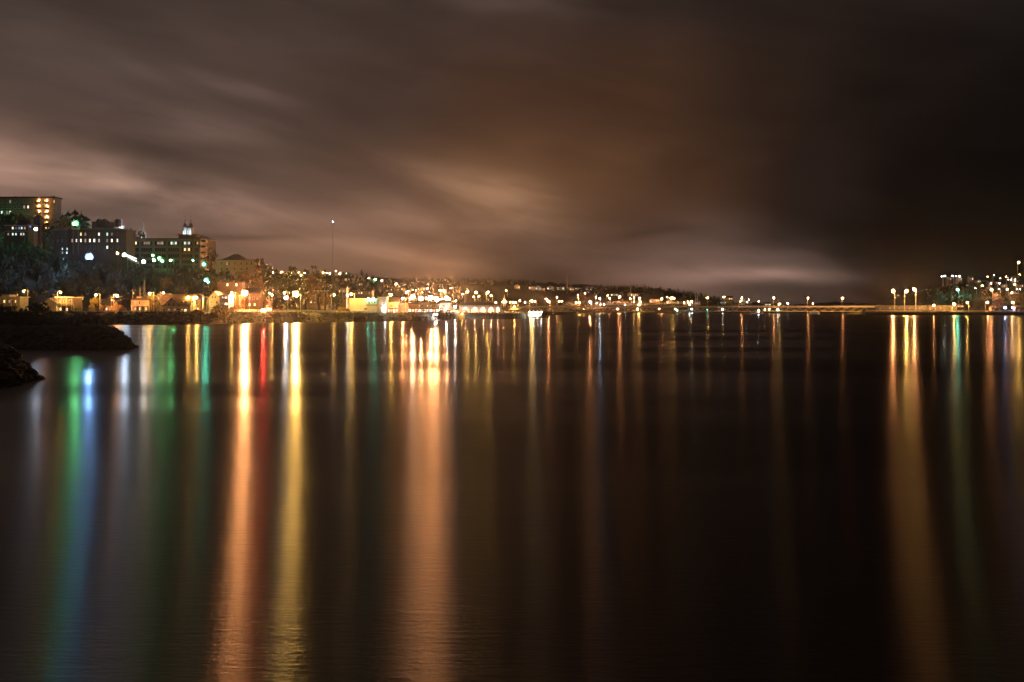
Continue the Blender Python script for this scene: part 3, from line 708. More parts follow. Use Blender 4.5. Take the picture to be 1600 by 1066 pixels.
class B:
    """a building whose front faces the river; measures taken along the line of sight at distance D"""
    def __init__(s, name, label, px0, px1, ytop, ybase, D, depth, m, group=None, cat='building', rz=0.):
        s.D = D; s.s = D/F; s.pc = (px0+px1)/2; s.w = (px1-px0)*s.s; s.d = depth
        x = X(s.pc, D); s.zb = Z(ybase, D); g = min(gz(x-s.w/2, D), gz(x+s.w/2, D))
        s.t = thing(name, label, cat, (x, D, s.zb), rz, group); s.h = Z(ytop, D)-s.zb; s.m = m
        s.low = min(-.3, g-s.zb-.5)
    def lx(s, px): return (px-s.pc)*s.s
    def lz(s, py): return Z(py, s.D)-s.zb
    def wall(s): MB().box(-s.w/2, s.w/2, 0, s.d, s.low, s.h).build('wall', s.m, s.t); return s
    def part(s, name, px0, px1, y0, y1, ya, yb, m, parent=None):
        return MB().box(s.lx(px0), s.lx(px1), ya, yb, s.lz(y1), s.lz(y0)).build(name, m, parent or s.t)
    def win(s, px, py, wp, hp, lit='dark', fr='trim', y=-.05):
        k = (wp*s.s, 1.2, hp*s.s)
        o = link('window', FRAME[fr], s.t, (s.lx(px), y, s.lz(py)), k)
        link('pane', PANE[lit], o); return o
    def gable_front(s, rh, m, ov=.4, x0=None, x1=None, z=None, d=None, name='roof'):
        """ridge runs away from the river; the gable faces it"""
        x0 = -s.w/2 if x0 is None else x0; x1 = s.w/2 if x1 is None else x1; z = s.h if z is None else z; d = s.d if d is None else d
        xm = (x0+x1)/2; th = .25
        MB().prism([(x0,z),(x1,z),(xm,z+rh)], .0, d).build('gable', s.m, s.t)
        k = rh/((x1-x0)/2)
        MB().prism([(x0-ov,z-ov*k),(xm,z+rh),(x1+ov,z-ov*k),(x1+ov,z-ov*k+th),(xm,z+rh+th*1.2),(x0-ov,z-ov*k+th)], -ov, d+ov).build(name, m, s.t)
    def gable_side(s, rh, m, ov=.4):
        """ridge parallel to the river"""
        MB().prism_x([(0,s.h),(s.d,s.h),(s.d/2,s.h+rh)], -s.w/2, s.w/2).build('gable', s.m, s.t)
        k = rh/(s.d/2); th = .22
        MB().prism_x([(-ov,s.h-ov*k),(s.d/2,s.h+rh),(s.d+ov,s.h-ov*k),(s.d+ov,s.h-ov*k+th),(s.d/2,s.h+rh+th*1.2),(-ov,s.h-ov*k+th)], -s.w/2-ov, s.w/2+ov).build('roof', m, s.t)
    def hip(s, rh, m, inset=None): return MB().hip(-s.w/2, s.w/2, 0, s.d, s.h+.003, rh, inset).build('roof', m, s.t)
    def flat(s, m, over=.35, th=.45):
        return MB().box(-s.w/2-over, s.w/2+over, -over, s.d+over, s.h+.003, s.h+th).build('roof', m, s.t)
    def chimney(s, px, py, wp=1.5, parent=None, y=2.):
        w = wp*s.s; return MB().box(s.lx(px)-w/2, s.lx(px)+w/2, y, y+w, s.h-.3, s.lz(py)).build('chimney', M_['brick'], parent or s.t)
    def door(s, px, y0, y1, wp, m): return s.part('door', px-wp/2, px+wp/2, y0, y1, -.12, .02, m)

# --- apartment block on the bluff, top left
b = B('apartment_block', 'long apartment block with orange-lit balconies on top of the bluff', -60, 86, 309.5, 372, 640, 9, M_['limestone']).wall()
rf = b.flat(M_['roof'], .5, .8)
for px, py, w in [(20,306,1.6),(31,306.5,1.8),(24,308,1.),(77,307,1.4),(80,305.5,2.4),(82,307,1.2)]: b.chimney(px, py, w, rf, 3.)
MB().tube((b.lx(32),4,b.h),(b.lx(32),4,b.lz(299)),.06,.03).build('antenna', M_['darkmetal'], rf)
for r, y in enumerate([315,323.5,332,340.5,349,357.5]):
    for i, px in enumerate([-52,-40,-28,-16,-4,3,11,16,24,30,38,44]):
        lit = 'white' if (r, px) == (1,44) else 'cool' if (r, px) in ((2,3),(2,16),(3,16)) else 'dim' if (r*5+i*3) % 7 == 0 else 'dark'
        b.win(px, y, 2.6, 4.8, lit)
    b.part('floor_band', -60, 55, y+4.2, y+4.8, -.16, .0, M_['greystone'])
    for px in (61, 73.5):                                   # balcony bays
        slab = b.part('balcony', px-4.6, px+4.6, y+3.7, y+4.3, -1.5, .0, M_['concrete'])
        b.part('railing', px-4.6, px+4.6, y+1.2, y+3.7, -1.5, -1.44, M_['darkmetal'], slab)
        b.win(px-2.4, y+.3, 3., 5.6, 'orange' if (r+px) % 3 else 'dark'); b.win(px+2., y+.3, 2.6, 5., 'warm' if r % 2 else 'dark')
        o, _ = light_ball(b.t, (b.lx(px+.5), -.75, b.lz(y-1.6)), 'O', 1.5 if (r < 4) else .9, 420, .28); o.name = 'wall_lamp'
    b.win(84.6, y, 1.2, 4., 'warm' if r in (0, 5) else 'dark')
# --- villa with the pale porch below it
b = B('villa', 'pale flat-roofed villa with lit windows below the apartment block', 8, 47, 353, 376, 585, 10, M_['greystone']).wall(); b.flat(M_['trim'], .5, .35)
for px, l in [(20,'white'),(25,'dim'),(30,'blue'),(34,'cool'),(39,'dim')]: b.win(px, 356.5, 2.6, 4., l)
for px, l in [(13,'dim'),(20,'cool'),(25,'cool'),(33,'white'),(37,'cool')]: b.win(px, 366, 2.4, 3.8, l)
b.part('string_course', 8, 47, 361, 361.7, -.2, 0, M_['trim'])
b.part('roof_turret', 24, 37, 344, 353, 3, 7, M_['roof']); MB().hip(b.lx(23), b.lx(38), 2.6, 7.4, b.lz(344), 2.6).build('turret_roof', M_['roof'], b.t)
b = B('white_annex', 'brightly lit white annex wall beside the villa', 43.5, 52.5, 352, 374, 574, 5, M_['cream']).wall(); b.flat(M_['trim'], .2, .25); b.win(47.5, 354.2, 2., 2.6, 'blue')
b = B('stair_tower', 'narrow grey stair tower with pointed roof beside the villa', 52.5, 62, 340, 376, 592, 4, M_['greystone']).wall(); b.hip(2.2, M_['roof']); b.win(57, 343, 2., 3., 'dark')
# --- brick school with lit windows
b = B('brick_school', 'dark brick school with two rows of small lit windows on the bluff', 106, 197, 358, 408, 565, 14, M_['brick']).wall()
b.part('cornice', 105, 198, 357.2, 359, -.5, 0, M_['greystone'])
MB().hip(b.lx(106), b.lx(197), 0, 14, b.h+.01, 1.0, 5.).build('roof', M_['roof'], b.t)
b.part('mansard_wing', 140, 168, 345.5, 357, 3, 10, M_['roof_brown'])
for px in (152, 161, 181):
    g = b.part('dormer', px-3, px+3, 346, 354, 1.2, 5, M_['brick']); MB().prism([(b.lx(px-4), b.lz(346)+.01), (b.lx(px+4), b.lz(346)+.01), (b.lx(px), b.lz(341.5))], .9, 5.2).build('dormer_roof', M_['roof'], g)
for px, l in [(113,'dark'),(119.5,'dark'),(126.5,'warm'),(133.5,'dim'),(140.5,'dark'),(147.5,'dark'),(154.8,'white'),(167.7,'cool'),(174.8,'dim'),(183,'dark')]: b.win(px, 366, 2.6, 5., l, 'limestone')
for px, l in [(113,'dim'),(119.5,'white'),(126.5,'white'),(133.5,'dim'),(140.5,'white'),(147.5,'white'),(154.8,'white'),(167.7,'dim'),(174.8,'white'),(183.5,'white')]: b.win(px, 376, 2.6, 5.4, l, 'limestone')
for px, l in [(119.5,'dark'),(126.5,'dark'),(133.5,'dark'),(140.5,'dark'),(147.5,'dark'),(154.8,'dark'),(167.7,'cool'),(174.8,'dark'),(183.5,'dark')]: b.win(px, 386.5, 2.6, 5., l, 'limestone')
MB().tube((b.lx(169.5),6,b.h),(b.lx(169.5),6,b.lz(333)),.07,.03).build('flagpole', M_['darkmetal'], b.t)
b = B('school_wing', 'low stone wing with cornice at the left end of the brick school', 84, 106, 360, 408, 572, 10, M_['greystone']).wall(); b.flat(M_['limestone'], .6, .6)
for px, py, l in [(97.5,389,'cool'),(105,389,'cool'),(97.5,395,'dim'),(104.5,395,'cool'),(90,376,'dark'),(97,376,'dark')]: b.win(px, py, 2., 3.4, l)
b = B('lit_roof_box', 'small pale plant box glowing under the green floodlight', 111.5, 121.5, 352, 358, 556, 3, M_['white']); b.low = -.1; b.wall(); b.flat(M_['trim'], .1, .15)
for px in (112.5, 120.5): MB().tube((b.lx(px),1.5,-14),(b.lx(px),1.5,0),.12).build('support', M_['steel'], b.t)
# --- long grey college
b = B('grey_college', 'long grey concrete college with pilasters and window bands on the bluff', 198, 313, 373.5, 424, 600, 13, M_['limestone']).wall()
b.flat(M_['greystone'], .4, .5)
pil = [199.5,219,240,261,282,302.5,312]
for p in pil: b.part('pilaster', p-1.1, p+1.1, 373.6, 424, -.55, 0, M_['limestone'])
lits = {(0,0):'warm',(1,0):'dim',(3,0):'cool',(4,0):'cool',(5,0):'warm',(4,1):'warm',(2,0):'dim'}
for c, (p, q) in enumerate(zip(pil, pil[1:])):
    for r, y in enumerate([380,390,399.5,409,417]):
        n = max(2, int((q-p-3)/3.3)); st = (q-p-4)/n
        for k in range(n):
            l = lits.get((c, r), 'dark')
            if l != 'dark' and k not in (1, 3): l = 'dim' if k == 2 else 'dark'
            b.win(p+2+st*(k+.5), y, st*.86, 4.6, l, 'darkmetal')
        b.part('spandrel', p+1.3, q-1.3, y+2.9, y+4.6, -.18, 0, M_['greystone'])
ph = b.part('penthouse', 277, 304, 367, 372.2, 2, 9, M_['greystone']); b.part('penthouse_roof', 275.5, 307, 366, 367-.02, 1.4, 9.6, M_['roof'], ph)
for y in (377,386,395.5,405): 
    s_ = b.part('balcony', 313.2, 320, y, y+1., 1.5, 7, M_['concrete']); b.part('railing', 313.4, 319.8, y-2.4, y, 1.5, 1.6, M_['darkmetal'], s_)
# --- cathedral with twin domed towers behind the college
t = thing('cathedral', 'cathedral with two floodlit domed towers behind the grey college', 'church', (X(292,665), 665, gz(X(292,665), 665)))
zb = t.location.z; s_ = 665/F
MB().box(-9,9,6,34,-1,Z(372,665)-zb).build('nave', M_['greystone'], t); MB().prism([(-9.5,Z(372,665)-zb),(9.5,Z(372,665)-zb),(0,Z(362,665)-zb)],5.5,34.5).build('nave_roof', M_['tin'], t)
for px, k in ((288,1.),(297,.96)):
    cx = (px-292)*s_; r = 4.6*s_
    tw = MB().box(cx-r,cx+r,0,2*r,-1,Z(367,665)-zb).build('tower', M_['greystone'], t)
    z0 = Z(367,665)-zb; z1 = z0+10.5*s_*k
    MB().lathe([(r*1.05,0),(r*1.05,.5)],10,(cx,r,z0+.003)).build('drum_base', M_['limestone'], tw)
    for i in range(8):
        a = 2*math.pi*(i+.5)/8; MB().tube((cx+r*.85*math.cos(a), r+r*.85*math.sin(a), z0+.5),(cx+r*.85*math.cos(a), r+r*.85*math.sin(a), z1),.32,.28,8).build('column', M_['white'], tw)
    MB().lathe([(r*.42,0),(r*.42,z1-z0-.6)],8,(cx,r,z0+.52)).build('inner_drum', M_['white'], tw)
    MB().lathe([(r*1.05,0),(r*1.1,.45),(r*.98,.5),(r*.9,1.3),(r*.68,2.4),(r*.36,3.2),(r*.3,3.4)],12,(cx,r,z1)).build('dome', M_['tin'], tw)
    MB().lathe([(r*.26,0),(r*.26,1.3),(r*.34,1.4),(r*.1,2.4),(.05,3.4)],8,(cx,r,z1+3.4)).build('lantern', M_['tin'], tw)
    MB().box(cx-.06,cx+.06,r-.06,r+.06,z1+6.8,z1+8.2).box(cx-.35,cx+.35,r-.05,r+.05,z1+7.5,z1+7.65).build('cross', M_['darkmetal'], tw)
    o, _ = light_ball(tw, (cx-.2, -.9, z0-.5), 'CW', 2.0, 450, .22); o.name = 'floodlight'
# --- silver lantern steeple and lit spire
def steeple(px, ytop, ybase, D, label, m, wpx, hue=None):
    x = X(px, D); g = gz(x, D); t = thing('steeple', label, 'steeple', (x, D, g)); k = D/F; w = wpx*k/2
    zt = Z(ytop, D)-g; zb = Z(ybase, D)-g; q = (zt-zb)
    MB().box(-w*1.2,w*1.2,-w*1.2,w*1.2,-1,zb).build('tower', M_['greystone'], t)
    MB().lathe([(w,0),(w,.06*q),(w*.8,.07*q),(w*.8,.3*q),(w*1.0,.32*q),(w*.92,.35*q)],8,(0,0,zb)).build('belfry', m, t)
    for i in range(4):
        a = math.pi/4+i*math.pi/2; MB().lathe([(w*.16,0),(w*.16,.2*q),(.02,.34*q)],6,(w*math.cos(a),w*math.sin(a),zb+.06*q)).build('pinnacle', m, t)
    MB().lathe([(w*.75,0),(w*.42,.22*q),(w*.2,.45*q),(.03,.62*q)],8,(0,0,zb+.35*q)).build('spire', m, t)
    MB().box(-.05,.05,-.05,.05,zt-.4,zt+1.).box(-.3,.3,-.04,.04,zt+.4,zt+.52).build('cross', M_['darkmetal'], t)
    if hue:
        for sx in (-1, 1):
            o, _ = light_ball(t, (sx*w*1.2, -w*1.9, zb-.2), hue, 2.3, 470, .2); o.name = 'floodlight'
            MB().tube((sx*w*1.2,-w*1.9,zb-.4),(sx*w*1.0,-w*1.1,zb-1.2),.06).build('bracket', M_['darkmetal'], t)
steeple(190.5, 341, 358, 690, 'grey tin steeple rising behind the right end of the brick school', M_['white'], 8, 'CW')
steeple(224.5, 345, 373, 720, 'floodlit white steeple above the roof of the grey college', M_['white'], 7.5, 'CW')
# --- covered stairs glowing white
b = B('covered_stair', 'sloping glazed walkway with white tube lights below the college', 198, 214, 400, 410, 545, 3, M_['steel'])
MB().prism([(b.lx(198),b.lz(401)),(b.lx(214),b.lz(409)),(b.lx(214),b.lz(412)),(b.lx(198),b.lz(404.5))],0,3).build('ramp', M_['concrete'], b.t)
for dy in (.0, 2.): MB().tube((b.lx(198.5),-.1,b.lz(398.5+dy)),(b.lx(213.5),-.1,b.lz(404.5+dy*2)),.16).build('tube_light', emit('tube_white', (.8,.95,1), 5., False), b.t)
for px in (199,206,213): MB().tube((b.lx(px),.1,b.low-4),(b.lx(px),.1,b.lz(398.5+(px-198)*.4)),.1).build('post', M_['steel'], b.t)
# --- hip-roofed residence
b = B('hip_roof_residence', 'long low residence with dark hipped roof on the bluff edge', 338, 399, 406.5, 428, 585, 12, M_['pink']).wall()
MB().hip(b.lx(346), b.lx(384), -.5, 12.5, b.h+.01, 3.6, 6.).build('roof', M_['roof'], b.t); b.part('flat_roof', 337.5, 399.5, 405.8, 406.5-.02, -.4, 12.4, M_['roof_brown']); b.chimney(363, 396, 1.8, y=5.)
for px in (346,355,358,367,377,386,393): b.win(px, 412, 2.6, 4.4, 'dim' if px in (355,) else 'dark')
for px in (346,355,367,377,386): b.win(px, 420.5, 2.6, 4., 'dark')
b = B('garage_row', 'low lit garage wall with two bright lamps below the residence', 340, 378, 441, 452, 512, 6, M_['brown']).wall(); b.flat(M_['roof'], .3, .3)
for px in (355.5, 369.5): b.win(px, 445, 2.2, 4., 'hot')

# --- riverside houses, left to right
b = B('porch_house', 'yellow-lit flat-roofed house with porch posts at the far left shore', 1, 31, 465, 486, 452, 8, M_['cream']).wall(); b.flat(M_['white'], .6, .4)
b.part('upper_floor', 1, 13, 460.5, 464, 1, 7, M_['cream'])
dk = b.part('porch_deck', 3, 30, 478, 479, -2.2, -.02, M_['wood'])
for px in (4, 12.5, 21, 29.5): b.part('porch_post', px-.4, px+.4, 466, 478, -2.1, -1.9, M_['white'], dk)
b.part('porch_railing', 3, 17, 474, 474.6, -2.2, -2.1, M_['white'], dk)
for px, l in [(7,'warm'),(15,'dim'),(25,'warm')]: b.win(px, 471, 3.2, 4.4, l)
b.door(19.5, 469, 478, 3, M_['brown'])
b = B('garage_gable_house', 'white gabled garage with a bright doorway on the riverside road', 64, 88, 474, 489, 446, 8, M_['white']).wall(); b.gable_front(2.1, M_['roof_brown'])
b.door(78.5, 477.5, 489, 7, M_['pink']); b.win(78.5, 482, 4.6, 7.5, 'hot'); b.win(69, 480, 3., 3.4, 'dark')
b = B('two_storey_house', 'two-storey brown house with balcony next to the white garage', 90, 114, 465.5, 489, 449, 9, M_['brown']).wall(); b.flat(M_['trim'], .8, .4)
bl = b.part('balcony', 89, 114.5, 477, 477.8, -1.6, 0, M_['wood'])
for px in (90, 98, 106, 114): b.part('balcony_post', px-.35, px+.35, 466, 489, -1.6, -1.4, M_['white'], bl)
b.part('balcony_railing', 90.5, 113.6, 473.6, 474.1, -1.58, -1.5, M_['white'], bl)
for px, py, l in [(94,471,'dim'),(101,471,'dark'),(110,471,'dim'),(104.5,483.5,'hot'),(95,483,'warm')]: b.win(px, py, 3.4, 4.6, l)
b = B('cottage', 'small ochre cottage among golden trees behind the guard rail', 158, 176, 477, 490, 462, 7, M_['orange']).wall(); b.gable_side(2.2, M_['roof'])
for px, l in [(162,'dark'),(166.5,'white'),(172,'dim')]: b.win(px, 483, 2.4, 4., l)
b = B('verandah_house', 'small house with lit white verandah columns near the lattice mast', 205, 233, 469, 489, 459, 8, M_['pink']).wall(); b.hip(1.6, M_['roof_brown'], 3.)
vr = b.part('verandah_roof', 207, 233, 477.6, 478.6, -2.4, 0, M_['white'])
for px in (208.5, 215, 222, 229, 232): b.part('column', px-.6, px+.6, 478.7, 489, -2.3, -2.0, M_['white'], vr)
for px, py, l in [(212,482.5,'warm'),(219,482.5,'hot'),(229,482.5,'warm'),(211,473,'dim'),(218,473,'dark')]: b.win(px, py, 3., 4.6, l)
b.part('roof_box', 211, 218, 463.5, 467, 2, 5, M_['pink'])
b = B('rose_block', 'rose two-storey flat-roofed house behind the big white house', 244, 262, 463, 489, 480, 9, M_['pink']).wall(); b.flat(M_['trim'], .6, .4)
for px, py, l in [(248,468,'dim'),(254,468,'dark'),(259.5,468,'dim'),(249,475,'dark'),(256,475,'white')]: b.win(px, py, 2.8, 4., l)
b.part('terrace', 245, 262, 459, 461, 1, 6, M_['white'])
b = B('gabled_white_house', 'big white house with steep gables and lit ground floor', 251, 297, 476, 490.5, 455, 9, M_['white']).wall(); b.gable_side(4.4, M_['roof_brown'])
b.m = M_['white']
MB().prism([(b.lx(257),b.lz(477.5)),(b.lx(280),b.lz(477.5)),(b.lx(268.5),b.lz(467))], -.35, 5).build('front_gable', M_['white'], b.t)
MB().prism([(b.lx(255.6),b.lz(478.6)),(b.lx(268.5),b.lz(466.6)),(b.lx(281.4),b.lz(478.6)),(b.lx(281.4),b.lz(477.6)),(b.lx(268.5),b.lz(465.4)),(b.lx(255.6),b.lz(477.6))], -.8, 5.1).build('front_gable_roof', M_['roof'], b.t)
for px, py, l in [(264.5,476,'dark'),(272,476,'dark'),(264.5,485,'dim'),(273,485,'dim'),(284,485.5,'hot'),(290,485.5,'hot'),(256,485,'dark')]: b.win(px, py, 3.4, 4.4, l, y=-.42 if px < 275 and py < 480 else -.06)
b.part('porch', 281, 293, 480.5, 481.3, -2., 0, M_['trim']); b.door(279, 482, 490.5, 2.6, M_['brown'])
for px in (284, 290): b.part('dormer', px-1.6, px+1.6, 471, 475.4, .5, 3.2, M_['cream'])
b = B('dark_tall_house', 'narrow dark house between the two lamps right of the white house', 298, 313, 468, 490, 470, 9, M_['brown']).wall(); b.gable_front(2.4, M_['roof'])
for px, py, l in [(302,474,'dim'),(309,474,'dark'),(302,483,'dark'),(309,483,'warm')]: b.win(px, py, 2.6, 4., l)
t = thing('silo', 'pale round-topped silo beside the tall gabled house', 'silo', (X(320,462), 462, gz(X(320,462),462)))
hh = Z(468,462)-t.location.z
MB().lathe([(1.15,0),(1.15,hh)],14).build('wall', M_['white'], t); MB().lathe([(1.2,0),(1.1,.5),(.75,1.0),(.2,1.3),(.05,1.35)],14,(0,0,hh+.003)).build('dome', M_['tin'], t)
for k in range(4): MB().lathe([(1.17,0),(1.19,.06),(1.17,.12)],14,(0,0,1+k*hh/4.6)).build('band', M_['steel'], t)
b = B('tall_gable_house', 'tall white gabled house with two small attic windows', 326, 343, 465, 487, 470, 9, M_['white']).wall(); b.gable_front(2.6, M_['roof_brown'])
for px, py, l in [(332,464.5,'dark'),(336.5,464.5,'dark'),(330.5,472.5,'dim'),(338.5,472.5,'dark'),(331,481,'warm'),(338,481,'dim')]: b.win(px, py, 2.3 if py < 468 else 3., 3.6, l)
b = B('cream_wing_house', 'cream house with wide lit upper windows beside tall gabled house', 343.5, 357, 462, 487, 474, 9, M_['cream']).wall(); b.flat(M_['trim'], .4, .35)
for px, py, l in [(347,465,'white'),(353,465,'white'),(347,474,'dim'),(353.5,475,'hot'),(350,482,'dim')]: b.win(px, py, 4.4, 3., l)
b = B('ochre_warehouse', 'plain ochre warehouse wall glowing beside the brightest orange lamp', 358, 373, 461, 488, 500, 12, M_['orange']).wall(); b.flat(M_['roof_brown'], .3, .35); b.part('loading_door', 362, 369, 477, 488, -.1, 0, M_['brown']); b.win(366, 468, 4., 3., 'dark')
b = B('brown_corner_house', 'brown corner building behind the brightest orange lamp', 386, 406, 458, 486, 524, 10, M_['brown']).wall(); b.gable_side(2.4, M_['roof'])
for px, py, l in [(390,466,'dim'),(396,466,'dark'),(402,466,'dim'),(390,476,'warm'),(398,476,'warm')]: b.win(px, py, 2.8, 4., l)
b = B('orange_shop', 'low orange-lit corner shop near the red car', 407, 421, 470, 486, 534, 8, M_['pink']).wall(); b.flat(M_['roof'], .5, .4); b.win(411, 479, 4., 5., 'hot'); b.win(417.5, 479, 4., 5., 'warm'); b.part('fascia_sign', 407.5, 420.5, 471.2, 473.4, -.2, 0, M_['red'])
b = B('house_in_trees', 'dark house with four small lit windows among trees behind the lawn', 478, 502, 459, 480, 575, 9, M_['brown']).wall(); b.gable_side(3., M_['roof'])
for px, py, l in [(486,463.5,'white'),(492.5,463.5,'white'),(486,471.5,'white'),(492.5,471.5,'white'),(498,471.5,'dark')]: b.win(px, py, 2.2, 3.8, l)
# --- white hall with the floodlit sign
b = B('white_hall', 'long blank white hall with small sea-green floodlit sign', 546, 590, 467.5, 489, 530, 16, mat('hall_render', (.4,.36,.27), .8, .12, .3)).wall(); b.flat(M_['trim'], .15, .3)
sg = b.part('sign', 573, 589, 468.5, 476, -.16, 0, M_['white'])
b.part('sign_bar', 572.6, 589.4, 476.2, 477.3, -.2, .0, M_['darkmetal'], sg)
for px, y0, y1, w in [(576.5,470,474.5,.7),(577.6,472,474.8,.5),(581.2,471.6,473.2,.7),(585.2,470.6,473.8,.6),(586.2,472,474,.5),(583,474,474.8,1.)]: b.part('sign_mark', px-w, px+w, y0, y1, -.22, -.17, M_['darkmetal'], sg)
b.part('vent', 569, 573.5, 481.4, 484, -.08, .0, M_['darkmetal'])
for px in (576, 584):
    o, r = light_ball(b.t, (b.lx(px), -1.0, b.lz(466.6)), 'C', 1.5, 500, .3); o.name = 'sign_lamp'
    MB().tube((b.lx(px),.3,b.lz(467.8)),(b.lx(px),-.8,b.lz(465.6)),.05).build('lamp_arm', M_['darkmetal'], o.parent)
for k in range(9): b.part('wall_seam', 550+k*2.4-.08, 550+k*2.4+.08, 468.4, 489, -.03, 0, M_['trim'])
b = B('entrance_tower', 'bright white entrance tower at the right end of the hall', 591, 603.5, 465, 489, 528, 8, M_['white']).wall(); b.flat(M_['trim'], .25, .3)
b.door(594, 480, 489, 4, M_['brown']); b.win(600, 473, 2.2, 9, 'dim'); b.part('canopy', 591, 598, 478.5, 479.3, -1.5, 0, M_['trim'])
o, r = light_ball(b.t, (b.lx(602.2), -1.2, b.lz(481)), 'W', 2., 450, .3); o.name = 'wall_lamp'
b = B('arched_tin_house', 'dark roadside building with tin eaves behind the white hall', 558, 581, 455, 468, 590, 9, M_['brown']).wall(); b.flat(M_['roof'], .4, .4)
for px, l in [(561,'white'),(565,'white'),(572,'dark'),(577,'dim')]: b.win(px, 458, 2., 3., l)
b = B('ochre_house', 'ochre-lit house above the road left of the white hall', 527, 541, 450, 463, 600, 8, M_['cream']).wall(); b.gable_side(2., M_['roof']); b.win(531, 455, 2.6, 3.4, 'warm'); b.win(537, 455, 2.6, 3.4, 'dim')
# --- bright shopping street
def shop(label, p0, p1, yt, D, m, n, floors, roofm='roof', gable=0):
    b = B('shop_building', label, p0, p1, yt, 490, D, 10, M_[m], 'shop buildings on the bright street').wall()
    if gable: b.gable_side(gable, M_[roofm])
    else: b.flat(M_[roofm], .35, .4)
    st = (p1-p0)/n
    for k in range(n):
        px = p0+st*(k+.5)
        b.win(px, 485.8, st*.74, 5., ('hot','warm','hot','white')[k % 4])
        for f in range(1, floors): b.win(px, 485.8-7.4*f, st*.5, 4.2, ('dim','warm','dark')[(k+f) % 3])
    b.part('awning', p0+.5, p1-.5, 481.6, 482.3, -1.2, 0, M_['red'])
    b.part('fascia_sign', p0+.8, p1-.8, 479.2, 481.3, -.18, 0, M_['cream'])
shop('rose two-storey shop building just right of the white hall tower', 605, 622, 471.5, 552, 'pink', 4, 2, gable=2.)
shop('ochre shop building behind the framed billboard', 638, 653, 475, 590, 'orange', 3, 1)
shop('cream two-storey shop building under the densest orange lamps', 653.5, 670, 472.5, 600, 'cream', 4, 2)
shop('brown shop building right of the cream two-storey shops', 671, 686, 474.5, 606, 'brown', 3, 2)
shop('rose shop building at the right end of the bright street', 687, 704, 473, 625, 'pink', 4, 2, gable=1.8)
t = thing('billboard', 'framed dusky billboard on posts by the brightest street lamp', 'billboard', (X(631,558), 558, gz(X(631,558),558)))
k = 558/F; z0 = Z(484.5,558)-t.location.z; z1 = Z(474,558)-t.location.z
MB().box(-6.3*k,6.3*k,0,.2,z0,z1).build('panel', mat('billboard_panel', (.3,.2,.2), .7, .3, .6), t)
for a in ((-6.5*k,-6.2*k,z0,z1),(6.2*k,6.5*k,z0,z1),(-6.5*k,6.5*k,z1,z1+.2),(-6.5*k,6.5*k,z0-.2,z0)): MB().box(a[0],a[1],-.05,.25,a[2],a[3]).build('frame', M_['darkmetal'], t)
for sx in (-1,1): MB().box(sx*5*k-.1,sx*5*k+.1,.25,.4,0,z0).build('post', M_['steel'], t)
MB().box(-6.5*k,6.5*k,-.4,.0,0,z0-.3).build('plinth', M_['white'], t)
# --- arcaded hall
b = B('arcaded_hall', 'long rose hall with five brightly lit arches by the water', 718, 783, 480, 494, 634, 14, M_['pink'])
MB().box(-b.w/2, b.w/2, 5, 14, b.low, b.h).build('wall', M_['pink'], b.t)
bays = [718.5,735,748.5,761,773.5,782.5]
for p in bays: b.part('column', p-1.3, p+1.3, 480, 494, 0, 1.1, M_['white'])
for p, q in zip(bays, bays[1:]):
    x0, x1 = b.lx(p+1.3)+.01, b.lx(q-1.3)-.01; zt = b.h; zs = b.lz(486.5); rad = (x1-x0)/2; xm = (x0+x1)/2; hh = zt-.3-zs
    arc = [(xm-rad*math.cos(math.pi*i/10), zs+hh*math.sin(math.pi*i/10)) for i in range(11)]
    mb = MB()
    for (xa, za), (xb, zb_) in zip(arc, arc[1:]): mb.prism([(xa,za),(xb,zb_),(xb,zt),(xa,zt)], .1, .9)
    a_ = mb.build('arch', M_['white'], b.t)
    o, r = light_ball(b.t, (xm, 2.6, zs+hh*.75), 'P', 2.1, 520, .3); o.name = 'hanging_lamp'
    MB().tube((xm,2.6,zs+hh*.75),(xm,2.6,zt),.03).build('lamp_cord', M_['darkmetal'], o.parent)
    b.win((p+q)/2-2.4, 489.5, 3.6, 5., 'warm', y=4.93); b.win((p+q)/2+2.4, 489.5, 3.6, 5., 'dim', y=4.93)
en = b.part('entablature', 717, 784, 477.5, 479.98, -.3, 14, M_['pink'])
MB().hip(b.lx(716), b.lx(785), -.8, 14.8, b.lz(477.45), 2.4, 7.).build('roof', M_['roof_brown'], b.t)
for k in range(20): b.part('bracket', 719+k*3.3, 720.2+k*3.3, 478, 479.4, -.55, -.3, M_['white'], en)
b = B('glowing_shed', 'small orange-lit shed standing at the water edge', 712, 725.5, 492, 500.6, 604, 4, M_['cream']).wall(); b.flat(M_['trim'], .2, .25); b.door(716, 494.5, 500.6, 3, M_['brown'])
o, r = light_ball(b.t, (b.lx(722), -2.2, b.lz(490.5)), 'Y', 1.7, 450, .25); o.name = 'wall_lamp'
MB().tube((b.lx(722),-2.2,b.lz(490.5)),(b.lx(722),.1,b.lz(491.6)),.05).build('lamp_arm', M_['darkmetal'], b.t)
b = B('round_pavilion', 'golden-lit open pavilion right of the arcaded hall', 795, 812, 484, 490, 668, 8, M_['wood'])
for px in (796, 801, 806, 811): b.part('post', px-.4, px+.4, 484, 494, 0, .3, M_['wood']); 
for px in (796.2, 810.8): b.part('post', px-.4, px+.4, 484, 494, 7, 7.3, M_['wood'])
MB().hip(b.lx(795), b.lx(812), 0, 8, b.lz(484), 2.2).build('roof', M_['cream'], b.t)
o, r = light_ball(b.t, (0, -1.6, b.lz(479.5)), 'Y', 2.3, 520, .3); o.name = 'lamp'
MB().tube((0,-1.6,b.low),(0,-1.6,b.lz(479.8)),.06).build('lamp_post', M_['darkmetal'], b.t)
steeple(788, 459, 471.5, 760, 'small white lit steeple right of the arcaded hall', M_['white'], 4., 'O')

